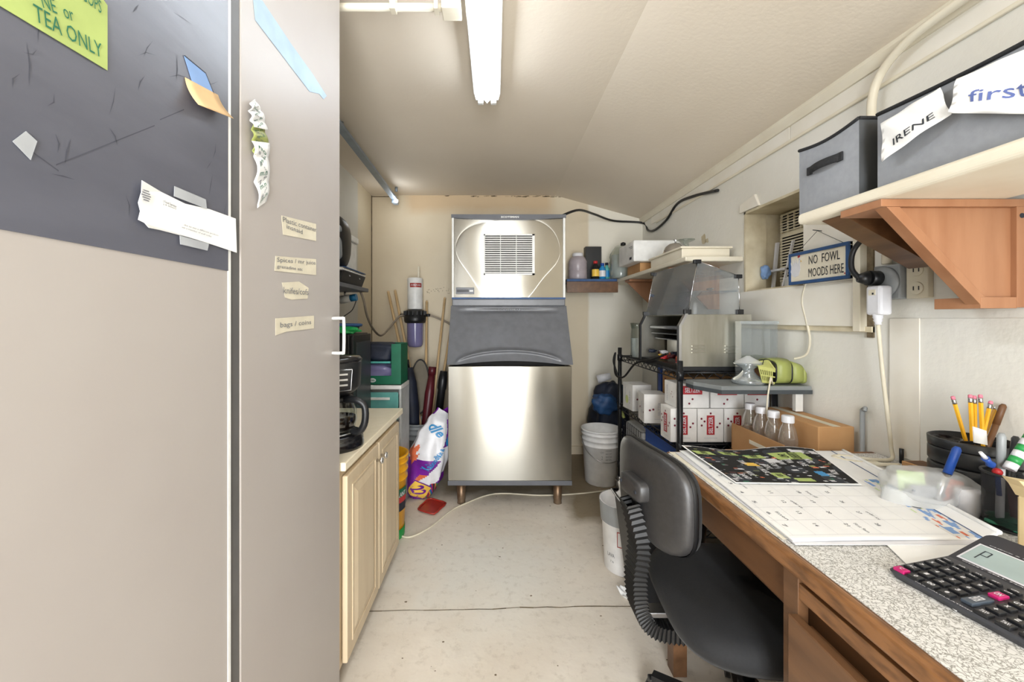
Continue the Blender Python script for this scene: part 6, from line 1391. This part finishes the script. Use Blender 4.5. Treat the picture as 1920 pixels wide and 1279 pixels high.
# bellows spine: flat rectangular accordion
path = [Bc + bd * .0 - bn * .045 + Vector((0, 0, -.03)), Vector((.418, 1.150, .52)), Vector((.405, 1.138, .42)), Vector((.410, 1.125, .345)), Vector((.445, 1.115, .305)), Vector((.52, 1.105, .298)), Vector((.60, 1.10, .300))]
Q = []
for i in range(len(path) - 1):
    a, b_, c_, d_ = path[max(i - 1, 0)], path[i], path[i + 1], path[min(i + 2, len(path) - 1)]
    for k in range(14): q = k / 14; Q.append(.5 * ((2 * b_) + (c_ - a) * q + (2 * a - 5 * b_ + 4 * c_ - d_) * q * q + (3 * b_ - a - 3 * c_ + d_) * q ** 3))
be = MB(); vs = []; fs = []
for i, p in enumerate(Q):
    tt_ = (Q[min(i + 1, len(Q) - 1)] - Q[max(i - 1, 0)]).normalized(); w_ = Vector((0, -1, 0)); w_ = (w_ - tt_ * w_.dot(tt_)).normalized(); nn = tt_.cross(w_)
    g_ = 1.0 if i % 2 else .74; hw, hh = .040 * (.93 if g_ < 1 else 1), .021 * g_
    for a, b in ((-1, -1), (1, -1), (1, 1), (-1, 1)): vs.append(p + w_ * (a * hw) + nn * (b * hh))
for i in range(len(Q) - 1):
    for k in range(4): fs.append((i * 4 + k, i * 4 + (k + 1) % 4, (i + 1) * 4 + (k + 1) % 4, (i + 1) * 4 + k))
be.add(vs, fs, 'rubber').build('spine_cover', t)
# seat
sc = Vector((.675, 1.05, .385)); sa = -.10
def seatring(w_, d_, z_, e=.55):
    out = []
    for q in range(48):
        a = q / 48 * 2 * PI; x = d_ * math.copysign(abs(math.cos(a)) ** e, math.cos(a)); y = w_ * math.copysign(abs(math.sin(a)) ** e, math.sin(a)); zz = z_ - (.018 * max(0, x / d_) ** 3 if z_ > .05 else 0) + (.008 * (abs(y) / w_) ** 3 if z_ > .05 else 0)
        out.append(Vector((sc.x + x * math.cos(sa) - y * math.sin(sa), sc.y + x * math.sin(sa) + y * math.cos(sa), sc.z + zz)))
    return out
def loft(rings, m, nm, n=48, caps=(True, True)):
    mb = MB(); mb.add([p for r_ in rings for p in r_], [(k * n + i, k * n + (i + 1) % n, (k + 1) * n + (i + 1) % n, (k + 1) * n + i) for k in range(len(rings) - 1) for i in range(n)] + ([list(range(n))[::-1]] if caps[0] else []) + ([[(len(rings) - 1) * n + i for i in range(n)]] if caps[1] else []), m, True); return mb.build(nm, t)
loft([seatring(.19, .20, 0), seatring(.215, .225, .006), seatring(.222, .232, .02), seatring(.222, .232, .035), seatring(.214, .224, .052), seatring(.19, .20, .064), seatring(.13, .14, .068), seatring(.03, .03, .068)], 'fabric_black', 'seat_cushion')
loft([seatring(.17, .18, -.014), seatring(.205, .215, -.004), seatring(.21, .22, .004)], 'black_plastic', 'seat_pan')
MB().box(.60, .76, .97, 1.13, .335, .375, 'black_plastic', .008).box(.40, .60, 1.09, 1.13, .335, .35, 'bright_metal', .002).build('mechanism', t)
MB().cyl((.675, 1.05, .07), (.675, 1.05, .20), .026, 'black_plastic').cyl((.675, 1.05, .20), (.675, 1.05, .34), .014, 'chrome').build('gas_lift', t)
for k in range(5):
    a = math.radians(140 + 72 * k); e_ = Vector((.675 + .25 * math.cos(a), 1.05 + .25 * math.sin(a), .068)); h0 = Vector((.675, 1.05, .095))
    lg = MB(); s_ = Vector((-math.sin(a), math.cos(a), 0)); lg.add([h0 + s_ * .022 + Vector((0, 0, .012)), h0 - s_ * .022 + Vector((0, 0, .012)), h0 - s_ * .022 - Vector((0, 0, .02)), h0 + s_ * .022 - Vector((0, 0, .02)), e_ + s_ * .013 + Vector((0, 0, .01)), e_ - s_ * .013 + Vector((0, 0, .01)), e_ - s_ * .013 - Vector((0, 0, .008)), e_ + s_ * .013 - Vector((0, 0, .008))],
        [(0, 1, 5, 4), (1, 2, 6, 5), (2, 3, 7, 6), (3, 0, 4, 7), (4, 5, 6, 7)], 'black_plastic'); lo = lg.build('base_leg', t)
    MB().cyl(e_ + s_ * .02 + Vector((0, 0, -.043)), e_ - s_ * .02 + Vector((0, 0, -.043)), .025, 'black_plastic', seg=20).box(e_.x - .012, e_.x + .012, e_.y - .012, e_.y + .012, .04, .065, 'black_plastic', .003).build('caster', lo)

# loose thing on the floor
one(MB().tube([Vector((.80 + .018 * math.cos(q / 10 * 6.283), 1.30 + .018 * math.sin(q / 10 * 6.283), .002)) for q in range(10)], .0012, 'masking', 5, 2, True), 'rubber_band', 'tan rubber band lying on the floor by the desk leg', 'band')
